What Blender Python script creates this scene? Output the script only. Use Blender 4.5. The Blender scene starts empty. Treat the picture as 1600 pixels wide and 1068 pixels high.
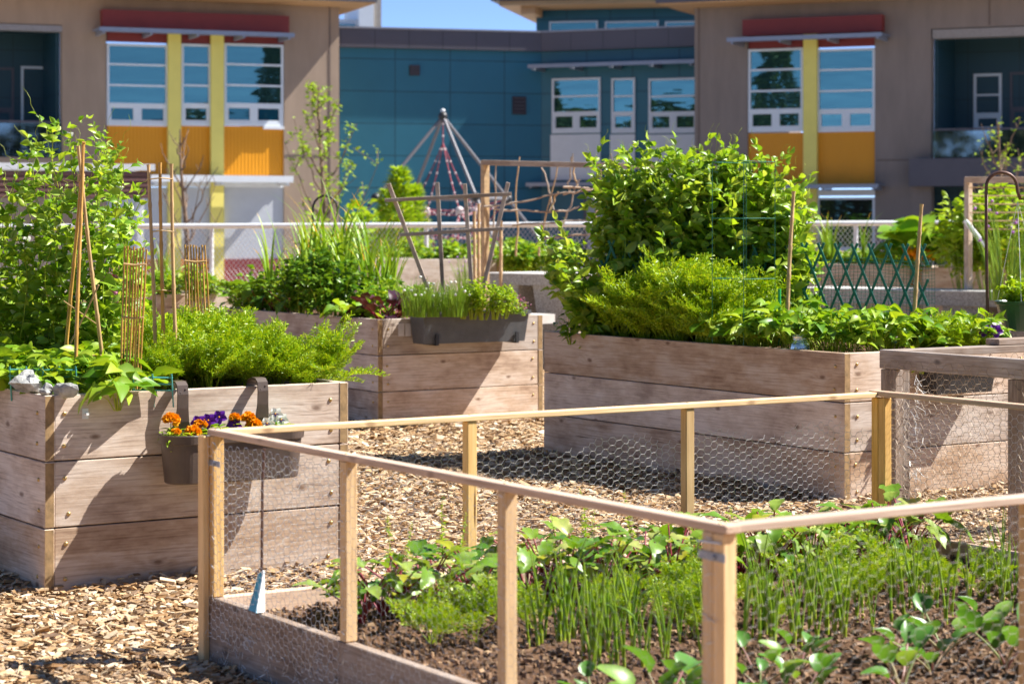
import bpy, bmesh, math, random
import numpy as np
from mathutils import Vector, Matrix
random.seed(7)
SC = bpy.context.scene
COL = SC.collection
# ---------------------------------------------------------------- camera model (metres, camera at x=0,y=0)
F, CX, HY, E = 3328.0, 800.0, 355.0, 1.56
def P(px, py, Y): return Vector(((px-CX)/F*Y, Y, E-(py-HY)/F*Y))
def G(px, Y, z=0.0): return Vector(((px-CX)/F*Y, Y, z))
TH = math.radians(33)
U = Vector((math.cos(TH), math.sin(TH), 0))       # along the fronts of the beds
V = Vector((-math.sin(TH), math.cos(TH), 0))      # away from the camera, along the long sides
N = -V
def on_line(c0, d, px):                           # distance along a line at which it is seen at column px
    k = (px-CX)/F
    return (k*c0.y-c0.x)/(d.x-k*d.y)
# ---------------------------------------------------------------- object helpers
W = {}
def put(o, M, parent=None):
    W[o] = M.copy()
    if parent is not None:
        o.parent = parent; o.matrix_basis = W[parent].inverted() @ M
    else: o.matrix_basis = M
def tag(o, label=None, cat=None, group=None, kind=None):
    if label: o['label'] = label
    if cat: o['category'] = cat
    if group: o['group'] = group
    if kind: o['kind'] = kind
    return o
def thing(name, label, cat, loc=(0,0,0), rotz=0.0, group=None):
    o = bpy.data.objects.new(name, None); COL.objects.link(o)
    o.empty_display_size = .1
    put(o, Matrix.Translation(Vector(loc)) @ Matrix.Rotation(rotz, 4, 'Z'))
    return tag(o, label, cat, group)
def copy_thing(src, loc, rotz=0.0, scale=1.0, label=None, group=None):
    c = src.copy(); COL.objects.link(c)
    M = Matrix.Translation(Vector(loc)) @ Matrix.Rotation(rotz, 4, 'Z') @ Matrix.Scale(scale, 4)
    W[c] = M; c.matrix_basis = M
    if label: c['label'] = label
    if group: c['group'] = group
    for ch in list(src.children):
        d = ch.copy(); COL.objects.link(d); d.parent = c; W[d] = M @ ch.matrix_basis
        for g in list(ch.children):
            h = g.copy(); COL.objects.link(h); h.parent = d
    return c

class MB:
    """collects faces and links them as ONE mesh object"""
    def __init__(s): s.v = []; s.q = []; s.t = []; s.qm = []; s.tm = []; s.n = 0
    def add(s, v, q=None, t=None, m=0):
        v = np.asarray(v, float).reshape(-1, 3)
        if q is not None and len(q):
            q = np.asarray(q, int)+s.n; s.q.append(q)
            s.qm.append(np.full(len(q), m) if np.isscalar(m) else np.asarray(m))
        if t is not None and len(t):
            t = np.asarray(t, int)+s.n; s.t.append(t)
            s.tm.append(np.full(len(t), m) if np.isscalar(m) else np.asarray(m)[:len(t)])
        s.v.append(v); s.n += len(v)
    def box(s, lo, hi, m=0, M=None):
        x0, y0, z0 = lo; x1, y1, z1 = hi
        v = np.array([(x0,y0,z0),(x1,y0,z0),(x1,y1,z0),(x0,y1,z0),(x0,y0,z1),(x1,y0,z1),(x1,y1,z1),(x0,y1,z1)])
        if M is not None: v = v @ np.array(M.to_3x3()).T + np.array(M.translation)
        s.add(v, [(0,3,2,1),(4,5,6,7),(0,1,5,4),(1,2,6,5),(2,3,7,6),(3,0,4,7)], m=m)
    def inst(s, tm, pos, dirs, ups, scale, m=0):
        tv, tq = tm; n = len(pos)
        if n == 0: return
        pos = np.asarray(pos, float); R = frames(np.asarray(dirs, float), np.asarray(ups, float))
        sc = np.asarray(scale, float)
        if sc.ndim == 0: sc = np.full((n, 3), sc)
        elif sc.ndim == 1: sc = np.repeat(sc[:, None], 3, 1)
        loc = tv[None]*sc[:, None, :]
        w = np.einsum('nij,nkj->nki', R, loc)+pos[:, None, :]
        q = (tq[None]+(np.arange(n)*len(tv))[:, None, None]).reshape(-1, 4)
        s.add(w.reshape(-1, 3), q, m=m)
    def segs(s, p0, p1, r, sides=3, m=0):
        p0 = np.asarray(p0, float); p1 = np.asarray(p1, float); n = len(p0)
        if n == 0: return
        d = p1-p0; R = frames(d, np.tile([.013, .31, .95], (n, 1)))
        a = np.arange(sides)*2*math.pi/sides
        r = np.broadcast_to(np.asarray(r, float), (n,))
        ring = R[:, :, 0][:, None, :]*np.cos(a)[None, :, None]+R[:, :, 2][:, None, :]*np.sin(a)[None, :, None]
        ring = ring*r[:, None, None]
        v = np.concatenate([p0[:, None, :]+ring, p1[:, None, :]+ring], 1)
        k = np.arange(sides); k2 = (k+1) % sides
        tq = np.stack([k, k2, k2+sides, k+sides], 1)
        q = (tq[None]+(np.arange(n)*2*sides)[:, None, None]).reshape(-1, 4)
        s.add(v.reshape(-1, 3), q, m=m)
    def tube(s, pts, r, sides=6, m=0, tip=None, tipfrac=.25, cap=True):
        pts = np.asarray(pts, float); k = len(pts)
        r = np.asarray(r, float)
        if r.ndim == 0: r = np.full(k, float(r))
        elif len(r) == 2 and k != 2: r = np.linspace(r[0], r[1], k)
        d = np.gradient(pts, axis=0)
        up = np.array([.13, .07, 1.]) if abs(d[0][2]) < .8*np.linalg.norm(d[0]) else np.array([1., .17, .05])
        R = frames(d, np.tile(up, (k, 1)))
        a = np.arange(sides)*2*math.pi/sides
        ring = R[:, :, 0][:, None, :]*np.cos(a)[None, :, None]+R[:, :, 2][:, None, :]*np.sin(a)[None, :, None]
        v = (pts[:, None, :]+ring*r[:, None, None]).reshape(-1, 3)
        j = np.arange(sides); j2 = (j+1) % sides
        q = []; mm = []
        for i in range(k-1):
            q.append(np.stack([j+i*sides, j2+i*sides, j2+(i+1)*sides, j+(i+1)*sides], 1))
            mi = m if tip is None or i < (k-1)*(1-tipfrac) else tip
            mm.append(np.full(sides, mi))
        q = np.concatenate(q); mm = np.concatenate(mm)
        base = s.n
        s.add(v, q, m=mm)
        if cap:
            for e, c in ((0, pts[0]), (k-1, pts[-1])):
                rv = v[e*sides:(e+1)*sides]
                t = [(i, (i+1) % sides, sides) if e else ((i+1) % sides, i, sides) for i in range(sides)]
                s.add(np.vstack([rv, c[None]]), t=t, m=m if (tip is None or e == 0) else tip)
    def blob(s, c, rad, seed=0, m=0, n=10, amp=.2):
        rg = np.random.default_rng(seed); k = n*2
        th = np.linspace(.12, math.pi-.12, n); ph = np.arange(k)*2*math.pi/k
        T, Q = np.meshgrid(th, ph, indexing='ij')
        d = np.stack([np.sin(T)*np.cos(Q), np.sin(T)*np.sin(Q), np.cos(T)], -1)
        f = np.ones_like(T)
        for i in range(5):
            w = rg.normal(size=3)*(1.3+i*.6); f += amp/(1+i*.5)*np.sin(d @ w+rg.uniform(0, 6))
        v = d*f[..., None]*np.asarray(rad)+np.asarray(c)
        q = [(i*k+j, (i+1)*k+j, (i+1)*k+(j+1) % k, i*k+(j+1) % k) for i in range(n-1) for j in range(k)]
        vv = v.reshape(-1, 3); s0 = s.n
        s.add(vv, q, m=m)
        for i, fl in ((0, 0), (n-1, 1)):
            rv = vv[i*k:(i+1)*k]; c2 = rv.mean(0)
            s.add(np.vstack([rv, c2[None]]), t=[((j+1) % k, j, k) if fl else (j, (j+1) % k, k) for j in range(k)], m=m)
    def lathe(s, prof, c=(0,0,0), sides=24, m=0, sx=1.0, sy=1.0, M=None, stretch=0.0):
        a = np.arange(sides)*2*math.pi/sides; v = []
        for r, z in prof:
            x = np.cos(a)*r*sx+np.sign(np.round(np.cos(a), 6))*stretch; y = np.sin(a)*r*sy
            v.append(np.stack([x, y, np.full(sides, z)], 1))
        v = np.concatenate(v)
        if M is not None: v = v @ np.array(M.to_3x3()).T+np.array(M.translation)
        v = v+np.asarray(c)
        q = [(i*sides+j, i*sides+(j+1) % sides, (i+1)*sides+(j+1) % sides, (i+1)*sides+j) for i in range(len(prof)-1) for j in range(sides)]
        s.add(v, q, m=m)
    def build(s, name, mats, parent=None, local=False, smooth=False, origin=None):
        v = np.concatenate(s.v) if s.v else np.zeros((0, 3))
        if parent is not None: M = W[parent]
        else: M = Matrix.Translation(Vector(origin) if origin is not None else Vector((0,0,0)))
        if not local and s.n:
            Mi = M.inverted(); v = v @ np.array(Mi.to_3x3()).T+np.array(Mi.translation)
        q = np.concatenate(s.q) if s.q else np.zeros((0, 4), int)
        t = np.concatenate(s.t) if s.t else np.zeros((0, 3), int)
        me = bpy.data.meshes.new(name)
        me.vertices.add(len(v)); me.vertices.foreach_set('co', v.astype(np.float32).ravel())
        nl = q.size+t.size; me.loops.add(nl)
        me.loops.foreach_set('vertex_index', np.concatenate([q.ravel(), t.ravel()]).astype(np.int32))
        npoly = len(q)+len(t); me.polygons.add(npoly)
        st = np.concatenate([np.arange(len(q))*4, q.size+np.arange(len(t))*3]).astype(np.int32)
        me.polygons.foreach_set('loop_start', st)
        mi = np.concatenate((s.qm or [np.zeros(0, int)])+(s.tm or [np.zeros(0, int)])).astype(np.int32)
        me.polygons.foreach_set('material_index', mi)
        me.polygons.foreach_set('use_smooth', np.full(npoly, smooth))
        me.update(calc_edges=True)
        if not isinstance(mats, (list, tuple)): mats = [mats]
        for x in mats: me.materials.append(x)
        o = bpy.data.objects.new(name, me); COL.objects.link(o)
        put(o, M, parent)
        return o
def frames(d, up):
    y = d/np.maximum(np.linalg.norm(d, axis=1, keepdims=True), 1e-9)
    x = np.cross(y, up); l = np.linalg.norm(x, axis=1, keepdims=True)
    bad = l[:, 0] < 1e-4
    if bad.any():
        x[bad] = np.cross(y[bad], np.array([1., .2, .1])); l = np.linalg.norm(x, axis=1, keepdims=True)
    x = x/np.maximum(l, 1e-9); z = np.cross(x, y)
    return np.stack([x, y, z], 2)
def leaf_t(prof, wid, fold=.15, droop=.2, wavy=0.0, seed=0):
    rg = np.random.default_rng(seed); n = len(prof)-1; v = []
    for i, p in enumerate(prof):
        y = i/n; z = -droop*y*y; w = p*wid*.5
        wl, wr = (rg.normal(size=2)*wavy)
        v += [(-w, y, z+fold*w*2+wl), (0, y, z), (w, y, z+fold*w*2+wr)]
    q = []
    for i in range(n):
        a = i*3
        q += [(a, a+1, a+4, a+3), (a+1, a+2, a+5, a+4)]
    return np.array(v, float), np.array(q, int)
OVAL = leaf_t([.08, .8, 1, .72, .06], .62, .22, .25)
ROUND = leaf_t([.35, .95, 1, .8, .12], .85, .2, .2)
CUP = leaf_t([.35, .95, 1, .75, .1], .8, .42, .35)
OVALF = leaf_t([.08, .8, 1, .72, .06], .6, .38, .3)
LANCE = leaf_t([.1, .8, 1, .6, .04], .36, .25, .35)
POINT = leaf_t([.25, 1, .85, .45, .03], .66, .2, .35)
def crinkle_t(prof, wid, droop, amp, seed):
    rg = np.random.default_rng(seed); n = len(prof)-1; v = []; q = []
    for i, p in enumerate(prof):
        y = i/n; w = p*wid*.5*(1+.16*rg.normal())
        for j, s in enumerate((-1, -.55, 0, .55, 1)):
            v.append((w*s, y+.03*rg.normal()*abs(s), -droop*y*y+.10*w*abs(s)*2+(amp*rg.normal() if j != 2 else -amp*.6)))
    for i in range(n):
        for j in range(4): a = i*5+j; q.append((a, a+1, a+6, a+5))
    return np.array(v, float), np.array(q, int)
PR = [.25, .6, .85, 1, 1, .9, .72, .5, .1]
WAVY = crinkle_t(PR, .72, .45, .032, 3)
WAVY2 = crinkle_t(PR, .62, .75, .04, 5)
FRILL = leaf_t([.3, .7, 1, 1, .9, .3], .9, .3, .3, .09, 8)
SPOON = leaf_t([.3, .85, 1, .97, .75, .3], .85, .32, .6, .015, 4)
def frond_t(seed, pin=9, bend=.35):
    rg = np.random.default_rng(seed); v = []; q = []
    def quad(p, d, w, l):
        p = np.array(p); d = np.array(d)/np.linalg.norm(d)
        sd = np.cross(d, rg.normal(size=3)); sd /= np.linalg.norm(sd); b = len(v)
        v.extend([p-sd*w*.35, p+sd*w*.35, p+d*l+sd*w*.5, p+d*l-sd*w*.5]); q.append((b, b+1, b+2, b+3))
    sp = lambda t: np.array([.05*math.sin(t*3+seed), t, -bend*t*t])
    for i in range(8): quad(sp(i/8), sp((i+1)/8)-sp(i/8), .012, .127)
    for i in range(pin):
        t = .3+.7*i/(pin-1); p = sp(t); L = .34*(1-.78*(t-.3)/.7)+.04
        for sg in (-1, 1):
            d = np.array([sg*.85, .55, .12*rg.normal()]); d /= np.linalg.norm(d)
            quad(p, d, .008, L)
            k = max(3, int(L/.026))
            for j in range(k):
                pp = p+d*L*(j+.5)/k
                for s2 in (-1, 1):
                    dd = np.array([d[0]*.5+s2*d[1]*.8, d[1]*.5-s2*d[0]*.8*.6+.25, rg.normal()*.45])
                    quad(pp, dd, .011+.008*rg.random(), .035+.04*rg.random())
    return np.array(v), np.array(q)
FRONDS = [frond_t(i, 12, .12+.12*i) for i in range(4)]
def unit(a): return a/np.maximum(np.linalg.norm(a, axis=-1, keepdims=True), 1e-9)

# ---------------------------------------------------------------- materials
def newmat(name):
    m = bpy.data.materials.new(name); m.use_nodes = True
    nt = m.node_tree; nt.nodes.clear()
    out = nt.nodes.new('ShaderNodeOutputMaterial')
    return m, nt, out
def nd(nt, typ, ins=None, **kw):
    n = nt.nodes.new(typ)
    for k, x in kw.items(): setattr(n, k, x)
    for k, x in (ins or {}).items():
        if isinstance(x, tuple) and len(x) == 2 and hasattr(x[0], 'outputs'): nt.links.new(x[0].outputs[x[1]], n.inputs[k])
        else: n.inputs[k].default_value = x
    return n
def ramp(nt, fac, stops, interp='LINEAR'):
    r = nt.nodes.new('ShaderNodeValToRGB'); r.color_ramp.interpolation = interp
    e = r.color_ramp.elements
    while len(e) < len(stops): e.new(.5)
    for x, (p, c) in zip(e, stops): x.position = p; x.color = (*c, 1)
    nt.links.new(fac[0].outputs[fac[1]], r.inputs[0]); return r
def bsdf(nt, out, col, rough=.6, metal=0, spec=.5, bump=None, bstr=.3, bdist=.01):
    p = nd(nt, 'ShaderNodeBsdfPrincipled', {'Roughness': rough, 'Metallic': metal, 'Specular IOR Level': spec})
    if isinstance(col, tuple) and hasattr(col[0], 'outputs'): nt.links.new(col[0].outputs[col[1]], p.inputs['Base Color'])
    else: p.inputs['Base Color'].default_value = (*col, 1)
    if bump is not None:
        b = nd(nt, 'ShaderNodeBump', {'Height': bump, 'Strength': bstr, 'Distance': bdist})
        nt.links.new(b.outputs[0], p.inputs['Normal'])
    nt.links.new(p.outputs[0], out.inputs[0]); return p
def simple(name, col, rough=.6, metal=0, var=.12, scale=12., bstr=.15, spec=.5, stretch=None, bdist=.004):
    m, nt, out = newmat(name)
    tc = nd(nt, 'ShaderNodeTexCoord'); src = (tc, 'Object')
    if stretch:
        mp = nd(nt, 'ShaderNodeMapping', {'Vector': src, 'Scale': stretch}); src = (mp, 0)
    no = nd(nt, 'ShaderNodeTexNoise', {'Vector': src, 'Scale': scale, 'Detail': 5.0, 'Roughness': .6})
    a = tuple(max(0, c*(1-var)) for c in col); b = tuple(min(1, c*(1+var)) for c in col)
    r = ramp(nt, (no, 0), [(.3, a), (.7, b)])
    bsdf(nt, out, (r, 0), rough, metal, spec, (no, 0), bstr, bdist); return m
def leafmat(name, cols, trans=.35, rough=.42, spec=.35, warm=(1.5, 1.35, .5), vein=.12, gain=(2.25, 1.65, .75)):
    m, nt, out = newmat(name)
    ge = nd(nt, 'ShaderNodeNewGeometry')
    cols = [(c[0]*gain[0], c[1]*gain[1], c[2]*gain[2]) for c in cols]
    stops = [(i/(len(cols)-1), c) for i, c in enumerate(cols)]
    r = ramp(nt, (ge, 'Random Per Island'), stops)
    tc = nd(nt, 'ShaderNodeTexCoord')
    no = nd(nt, 'ShaderNodeTexNoise', {'Vector': (tc, 'Object'), 'Scale': 38., 'Detail': 3.})
    mx = nd(nt, 'ShaderNodeMix', {'Factor': vein}, data_type='RGBA', blend_type='OVERLAY')
    nt.links.new(r.outputs[0], mx.inputs[6]); nt.links.new(no.outputs[1], mx.inputs[7])
    p = nd(nt, 'ShaderNodeBsdfPrincipled', {'Roughness': rough, 'Specular IOR Level': spec})
    nt.links.new(mx.outputs[2], p.inputs['Base Color'])
    w = nd(nt, 'ShaderNodeMix', {'Factor': 1.0}, data_type='RGBA', blend_type='MULTIPLY')
    nt.links.new(r.outputs[0], w.inputs[6]); w.inputs[7].default_value = (*warm, 1)
    t = nd(nt, 'ShaderNodeBsdfTranslucent'); nt.links.new(w.outputs[2], t.inputs[0])
    ms = nd(nt, 'ShaderNodeMixShader', {0: trans})
    nt.links.new(p.outputs[0], ms.inputs[1]); nt.links.new(t.outputs[0], ms.inputs[2])
    nt.links.new(ms.outputs[0], out.inputs[0]); return m
def woodmat(name, light, mid, dark, knot, rough=.75, kn=1.0, grain=1.0, stain=.85):
    m, nt, out = newmat(name)
    tc = nd(nt, 'ShaderNodeTexCoord'); oi = nd(nt, 'ShaderNodeObjectInfo')
    off = nd(nt, 'ShaderNodeVectorMath', {0: (oi, 'Random'), 1: (17.3, 5.1, 9.7)}, operation='MULTIPLY')
    pos = nd(nt, 'ShaderNodeVectorMath', {0: (tc, 'Object'), 1: (off, 0)}, operation='ADD')
    kmap = nd(nt, 'ShaderNodeMapping', {'Vector': (pos, 0), 'Scale': (2.1, 4.2, 4.2)})
    ks = nd(nt, 'ShaderNodeSeparateXYZ', {0: (kmap, 0)}); kc = nd(nt, 'ShaderNodeCombineXYZ', {0: (ks, 'X'), 1: (ks, 'Z')})
    kn2 = nd(nt, 'ShaderNodeTexNoise', {'Vector': (kc, 0), 'Scale': 5.0}); kd = nd(nt, 'ShaderNodeMix', {'Factor': .05}, data_type='RGBA'); nt.links.new(kc.outputs[0], kd.inputs[6]); nt.links.new(kn2.outputs[1], kd.inputs[7])
    vo = nd(nt, 'ShaderNodeTexVoronoi', {'Vector': (kd, 2), 'Scale': 1.0, 'Randomness': .95}, voronoi_dimensions='2D')
    d2 = nd(nt, 'ShaderNodeMath', {0: (vo, 'Distance'), 1: 9.0}, operation='MULTIPLY')
    d3 = nd(nt, 'ShaderNodeMath', {0: (d2, 0), 1: -1.0}, operation='MULTIPLY')
    ex = nd(nt, 'ShaderNodeMath', {0: (d3, 0)}, operation='EXPONENT')           # swirl round each knot
    lo = nd(nt, 'ShaderNodeMapping', {'Vector': (pos, 0), 'Scale': (.9, 9, 9)})
    n1 = nd(nt, 'ShaderNodeTexNoise', {'Vector': (lo, 0), 'Scale': 1.0, 'Detail': 3.0})
    sx = nd(nt, 'ShaderNodeSeparateXYZ', {0: (pos, 0)})
    a1 = nd(nt, 'ShaderNodeMath', {0: (n1, 0), 1: 5.0}, operation='MULTIPLY')
    a2 = nd(nt, 'ShaderNodeMath', {0: (ex, 0), 1: 3.2*kn, 2: (a1, 0)}, operation='MULTIPLY_ADD')
    zy = nd(nt, 'ShaderNodeMath', {0: (sx, 'Z'), 1: (sx, 'Y')}, operation='ADD')
    a3 = nd(nt, 'ShaderNodeMath', {0: (zy, 0), 1: 42.0, 2: (a2, 0)}, operation='MULTIPLY_ADD')
    fr = nd(nt, 'ShaderNodeMath', {0: (a3, 0), 1: 6.2832}, operation='MULTIPLY')
    sn = nd(nt, 'ShaderNodeMath', {0: (fr, 0)}, operation='SINE')
    fi = nd(nt, 'ShaderNodeMapping', {'Vector': (pos, 0), 'Scale': (5, 150, 150)})
    n2 = nd(nt, 'ShaderNodeTexNoise', {'Vector': (fi, 0), 'Scale': 1.0, 'Detail': 4.0})
    g1 = nd(nt, 'ShaderNodeMath', {0: (sn, 0), 1: .065*grain, 2: (n2, 0)}, operation='MULTIPLY_ADD')
    r = ramp(nt, (g1, 0), [(.2, dark), (.46, mid), (.78, light)])
    bl = nd(nt, 'ShaderNodeMapping', {'Vector': (pos, 0), 'Scale': (2.2, 5, 5)})
    n3 = nd(nt, 'ShaderNodeTexNoise', {'Vector': (bl, 0), 'Scale': 1.3, 'Detail': 5.0, 'Roughness': .65})
    st = ramp(nt, (n3, 0), [(.30, (.46, .36, .29)), (.46, (.8, .72, .64)), (.60, (1, 1, 1))])
    mx = nd(nt, 'ShaderNodeMix', {'Factor': stain}, data_type='RGBA', blend_type='MULTIPLY')
    nt.links.new(r.outputs[0], mx.inputs[6]); nt.links.new(st.outputs[0], mx.inputs[7])
    kr = ramp(nt, (vo, 'Distance'), [(.02, (1, 1, 1)), (.065, (0, 0, 0))])
    kx = nd(nt, 'ShaderNodeMath', {0: (kr, 0), 1: .85*kn}, operation='MULTIPLY')
    m2 = nd(nt, 'ShaderNodeMix', {'Factor': (kx, 0)}, data_type='RGBA')
    nt.links.new(mx.outputs[2], m2.inputs[6]); m2.inputs[7].default_value = (*knot, 1)
    # long drying cracks
    cr = nd(nt, 'ShaderNodeMapping', {'Vector': (pos, 0), 'Scale': (1.1, 26, 26)})
    n4 = nd(nt, 'ShaderNodeTexNoise', {'Vector': (cr, 0), 'Scale': 1.0, 'Detail': 2.0})
    c1 = nd(nt, 'ShaderNodeMath', {0: (n4, 0), 1: .735}, operation='SUBTRACT')
    c2 = nd(nt, 'ShaderNodeMath', {0: (c1, 0), 1: 60.0}, operation='MULTIPLY', use_clamp=True)
    m3 = nd(nt, 'ShaderNodeMix', {'Factor': (c2, 0)}, data_type='RGBA')
    nt.links.new(m2.outputs[2], m3.inputs[6]); m3.inputs[7].default_value = (*[k*.55 for k in knot], 1)
    va = nd(nt, 'ShaderNodeMath', {0: (oi, 'Random'), 1: .46, 2: .77}, operation='MULTIPLY_ADD')
    sa_ = nd(nt, 'ShaderNodeMath', {0: (oi, 'Random'), 1: 37.0}, operation='MULTIPLY'); sf = nd(nt, 'ShaderNodeMath', {0: (sa_, 0)}, operation='FRACT'); sv = nd(nt, 'ShaderNodeMath', {0: (sf, 0), 1: .5, 2: .75}, operation='MULTIPLY_ADD')
    hs = nd(nt, 'ShaderNodeHueSaturation', {'Value': (va, 0), 'Saturation': (sv, 0)}); nt.links.new(m3.outputs[2], hs.inputs['Color'])
    bsdf(nt, out, (hs, 0), rough, 0, .25, (g1, 0), .25, .004); return m
def islandmat(name, cols, rough=.8, bump=.4, scale=60., trans=0):
    m, nt, out = newmat(name)
    ge = nd(nt, 'ShaderNodeNewGeometry')
    r = ramp(nt, (ge, 'Random Per Island'), [(i/(len(cols)-1), c) for i, c in enumerate(cols)])
    tc = nd(nt, 'ShaderNodeTexCoord')
    no = nd(nt, 'ShaderNodeTexNoise', {'Vector': (tc, 'Object'), 'Scale': scale, 'Detail': 4.})
    mx = nd(nt, 'ShaderNodeMix', {'Factor': .35}, data_type='RGBA', blend_type='OVERLAY')
    nt.links.new(r.outputs[0], mx.inputs[6]); nt.links.new(no.outputs[0], mx.inputs[7])
    bsdf(nt, out, (mx, 2), rough, 0, .25, (no, 0), bump, .004); return m
def panelmat(name, col, w, h, groove, rough=.5, gw=.012, off=0.0):
    """cladding sheets with dark joints"""
    m, nt, out = newmat(name)
    tc = nd(nt, 'ShaderNodeTexCoord'); s = nd(nt, 'ShaderNodeSeparateXYZ', {0: (tc, 'Object')})
    c = nd(nt, 'ShaderNodeCombineXYZ', {0: (s, 'X'), 1: (s, 'Z')})
    b = nd(nt, 'ShaderNodeTexBrick', {'Vector': (c, 0), 'Scale': 1.0, 'Mortar Size': gw, 'Brick Width': w, 'Row Height': h, 'Bias': 0.0,
        'Color1': (*col, 1), 'Color2': (*[x*.93 for x in col], 1), 'Mortar': (*groove, 1)}, offset=off, squash=1.0)
    no = nd(nt, 'ShaderNodeTexNoise', {'Vector': (tc, 'Object'), 'Scale': 1.7, 'Detail': 5.})
    mx = nd(nt, 'ShaderNodeMix', {'Factor': .12}, data_type='RGBA', blend_type='OVERLAY')
    nt.links.new(b.outputs[0], mx.inputs[6]); nt.links.new(no.outputs[0], mx.inputs[7])
    bsdf(nt, out, (mx, 2), rough); return m
def corrugated(name, col, pitch=.09, rough=.45):
    m, nt, out = newmat(name)
    tc = nd(nt, 'ShaderNodeTexCoord'); s = nd(nt, 'ShaderNodeSeparateXYZ', {0: (tc, 'Object')})
    a = nd(nt, 'ShaderNodeMath', {0: (s, 'X'), 1: 6.283/pitch}, operation='MULTIPLY')
    sn = nd(nt, 'ShaderNodeMath', {0: (a, 0)}, operation='SINE')
    bsdf(nt, out, col, rough, 0, .4, (sn, 0), .22, .012); return m
def glassmat(name, tint=(.02, .05, .05), refl=.55):
    m, nt, out = newmat(name)
    tc = nd(nt, 'ShaderNodeTexCoord')
    mp = nd(nt, 'ShaderNodeMapping', {'Vector': (tc, 'Object'), 'Scale': (.5, .5, 2.2)})
    no = nd(nt, 'ShaderNodeTexNoise', {'Vector': (mp, 0), 'Scale': 1.3, 'Detail': 2.})
    b = nd(nt, 'ShaderNodeBump', {'Height': (no, 0), 'Strength': .12, 'Distance': .02})
    d = nd(nt, 'ShaderNodeBsdfDiffuse', {0: (*tint, 1)})
    g = nd(nt, 'ShaderNodeBsdfGlossy', {'Color': (.15, .29, .275, 1), 'Roughness': .01}); nt.links.new(b.outputs[0], g.inputs['Normal'])
    ms = nd(nt, 'ShaderNodeMixShader', {0: refl}); nt.links.new(d.outputs[0], ms.inputs[1]); nt.links.new(g.outputs[0], ms.inputs[2])
    nt.links.new(ms.outputs[0], out.inputs[0]); return m
def clearglass(name, col=(.9, .97, .95), a=.25):
    m, nt, out = newmat(name)
    t = nd(nt, 'ShaderNodeBsdfTransparent', {0: (*col, 1)})
    g = nd(nt, 'ShaderNodeBsdfGlossy', {'Color': (1, 1, 1, 1), 'Roughness': .03})
    ms = nd(nt, 'ShaderNodeMixShader', {0: a}); nt.links.new(t.outputs[0], ms.inputs[1]); nt.links.new(g.outputs[0], ms.inputs[2])
    nt.links.new(ms.outputs[0], out.inputs[0]); return m

WOOD = woodmat('weathered_wood', (.70, .59, .495), (.59, .48, .395), (.39, .30, .24), (.17, .10, .065))
ENDG = simple('end_grain_wood', (.30, .19, .085), .8, 0, .3, 30, .3, stretch=(1, 1, 1))
FRESH = woodmat('fresh_wood', (.80, .56, .29), (.72, .475, .225), (.58, .355, .145), (.22, .09, .03), kn=.7, grain=.7, stain=.25)
RAIL = woodmat('rail_wood', (.76, .55, .39), (.66, .45, .31), (.48, .31, .2), (.25, .13, .07), kn=.6, grain=.7, stain=.3)
GREYW = woodmat('grey_wood', (.44, .375, .33), (.34, .285, .25), (.21, .17, .145), (.06, .045, .04), kn=.8)
PALEW = woodmat('pale_wood', (.60, .52, .44), (.5, .43, .37), (.38, .31, .26), (.2, .14, .1), kn=.6)
TANW = simple('tan_stick_wood', (.5, .34, .18), .7, 0, .25, 20, .2)
BAMBOO = simple('bamboo', (.50, .27, .06), .45, 0, .32, 9, .15, stretch=(3, 3, 1))
BAMBOO2 = simple('dry_bamboo', (.48, .31, .14), .5, 0, .3, 9, .15, stretch=(3, 3, 1))
SOIL = simple('soil', (.11, .062, .036), .95, 0, .55, 45, .9, .1, bdist=.02)
CHIP = islandmat('wood_chip', [(.13, .07, .032), (.30, .17, .075), (.46, .30, .155), (.58, .43, .26), (.66, .54, .40), (.38, .25, .14), (.20, .13, .085)])
GALV = simple('galvanised_wire', (.62, .61, .59), .4, .25, .15, 60, .05)
STEEL = simple('galvanised_steel', (.78, .80, .81), .4, .15, .08, 20, .05)
BROWNP = simple('brown_plastic', (.085, .06, .048), .42, 0, .22, 11, .06)
GREYP = simple('grey_plastic', (.085, .088, .095), .5, 0, .22, 9, .06)
BLACKP = simple('black_plastic', (.025, .025, .027), .45, 0, .1, 30, .03)
GREENP = simple('green_plastic', (.012, .06, .03), .35, 0, .15, 30, .03)
TEAL = simple('teal_coated_wire', (.006, .16, .115), .4, 0, .1, 30, .02)
TEALL = simple('pale_teal_plastic', (.09, .38, .34), .45, 0, .1, 30, .02)
BRASS = simple('brass_screw', (.55, .38, .16), .35, .8, .15, 60, .1)
RUST = simple('brown_iron', (.11, .055, .04), .5, .3, .3, 40, .1)
ROCK = simple('rock', (.36, .36, .34), .85, 0, .45, 28, .8, bdist=.01)
CONC = simple('exposed_aggregate', (.36, .33, .29), .85, 0, .55, 55, .6, bdist=.01)
CONCT = simple('smooth_concrete', (.5, .48, .45), .8, 0, .12, 8, .2)
PEA = leafmat('pea_leaf', [(.045, .13, .012), (.11, .24, .02), (.2, .34, .04), (.09, .21, .025), (.25, .37, .07), (.15, .29, .05), (.30, .40, .15)], .38, .38, .45, gain=(1.6, 1.4, .9))
PEAST = leafmat('pea_stem', [(.13, .25, .04), (.2, .3, .06)], .2)
CARROT = leafmat('carrot_leaf', [(.07, .19, .008), (.13, .27, .012), (.19, .33, .02), (.25, .36, .03)], .34, gain=(1.75, 1.4, .6))
CARST = leafmat('carrot_stem', [(.14, .28, .02), (.2, .32, .05)], .2)
BERRY = leafmat('broad_leaf', [(.05, .15, .014), (.09, .2, .02), (.14, .26, .025), (.2, .3, .04), (.13, .24, .05)], .34, gain=(1.7, 1.5, .9))
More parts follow.
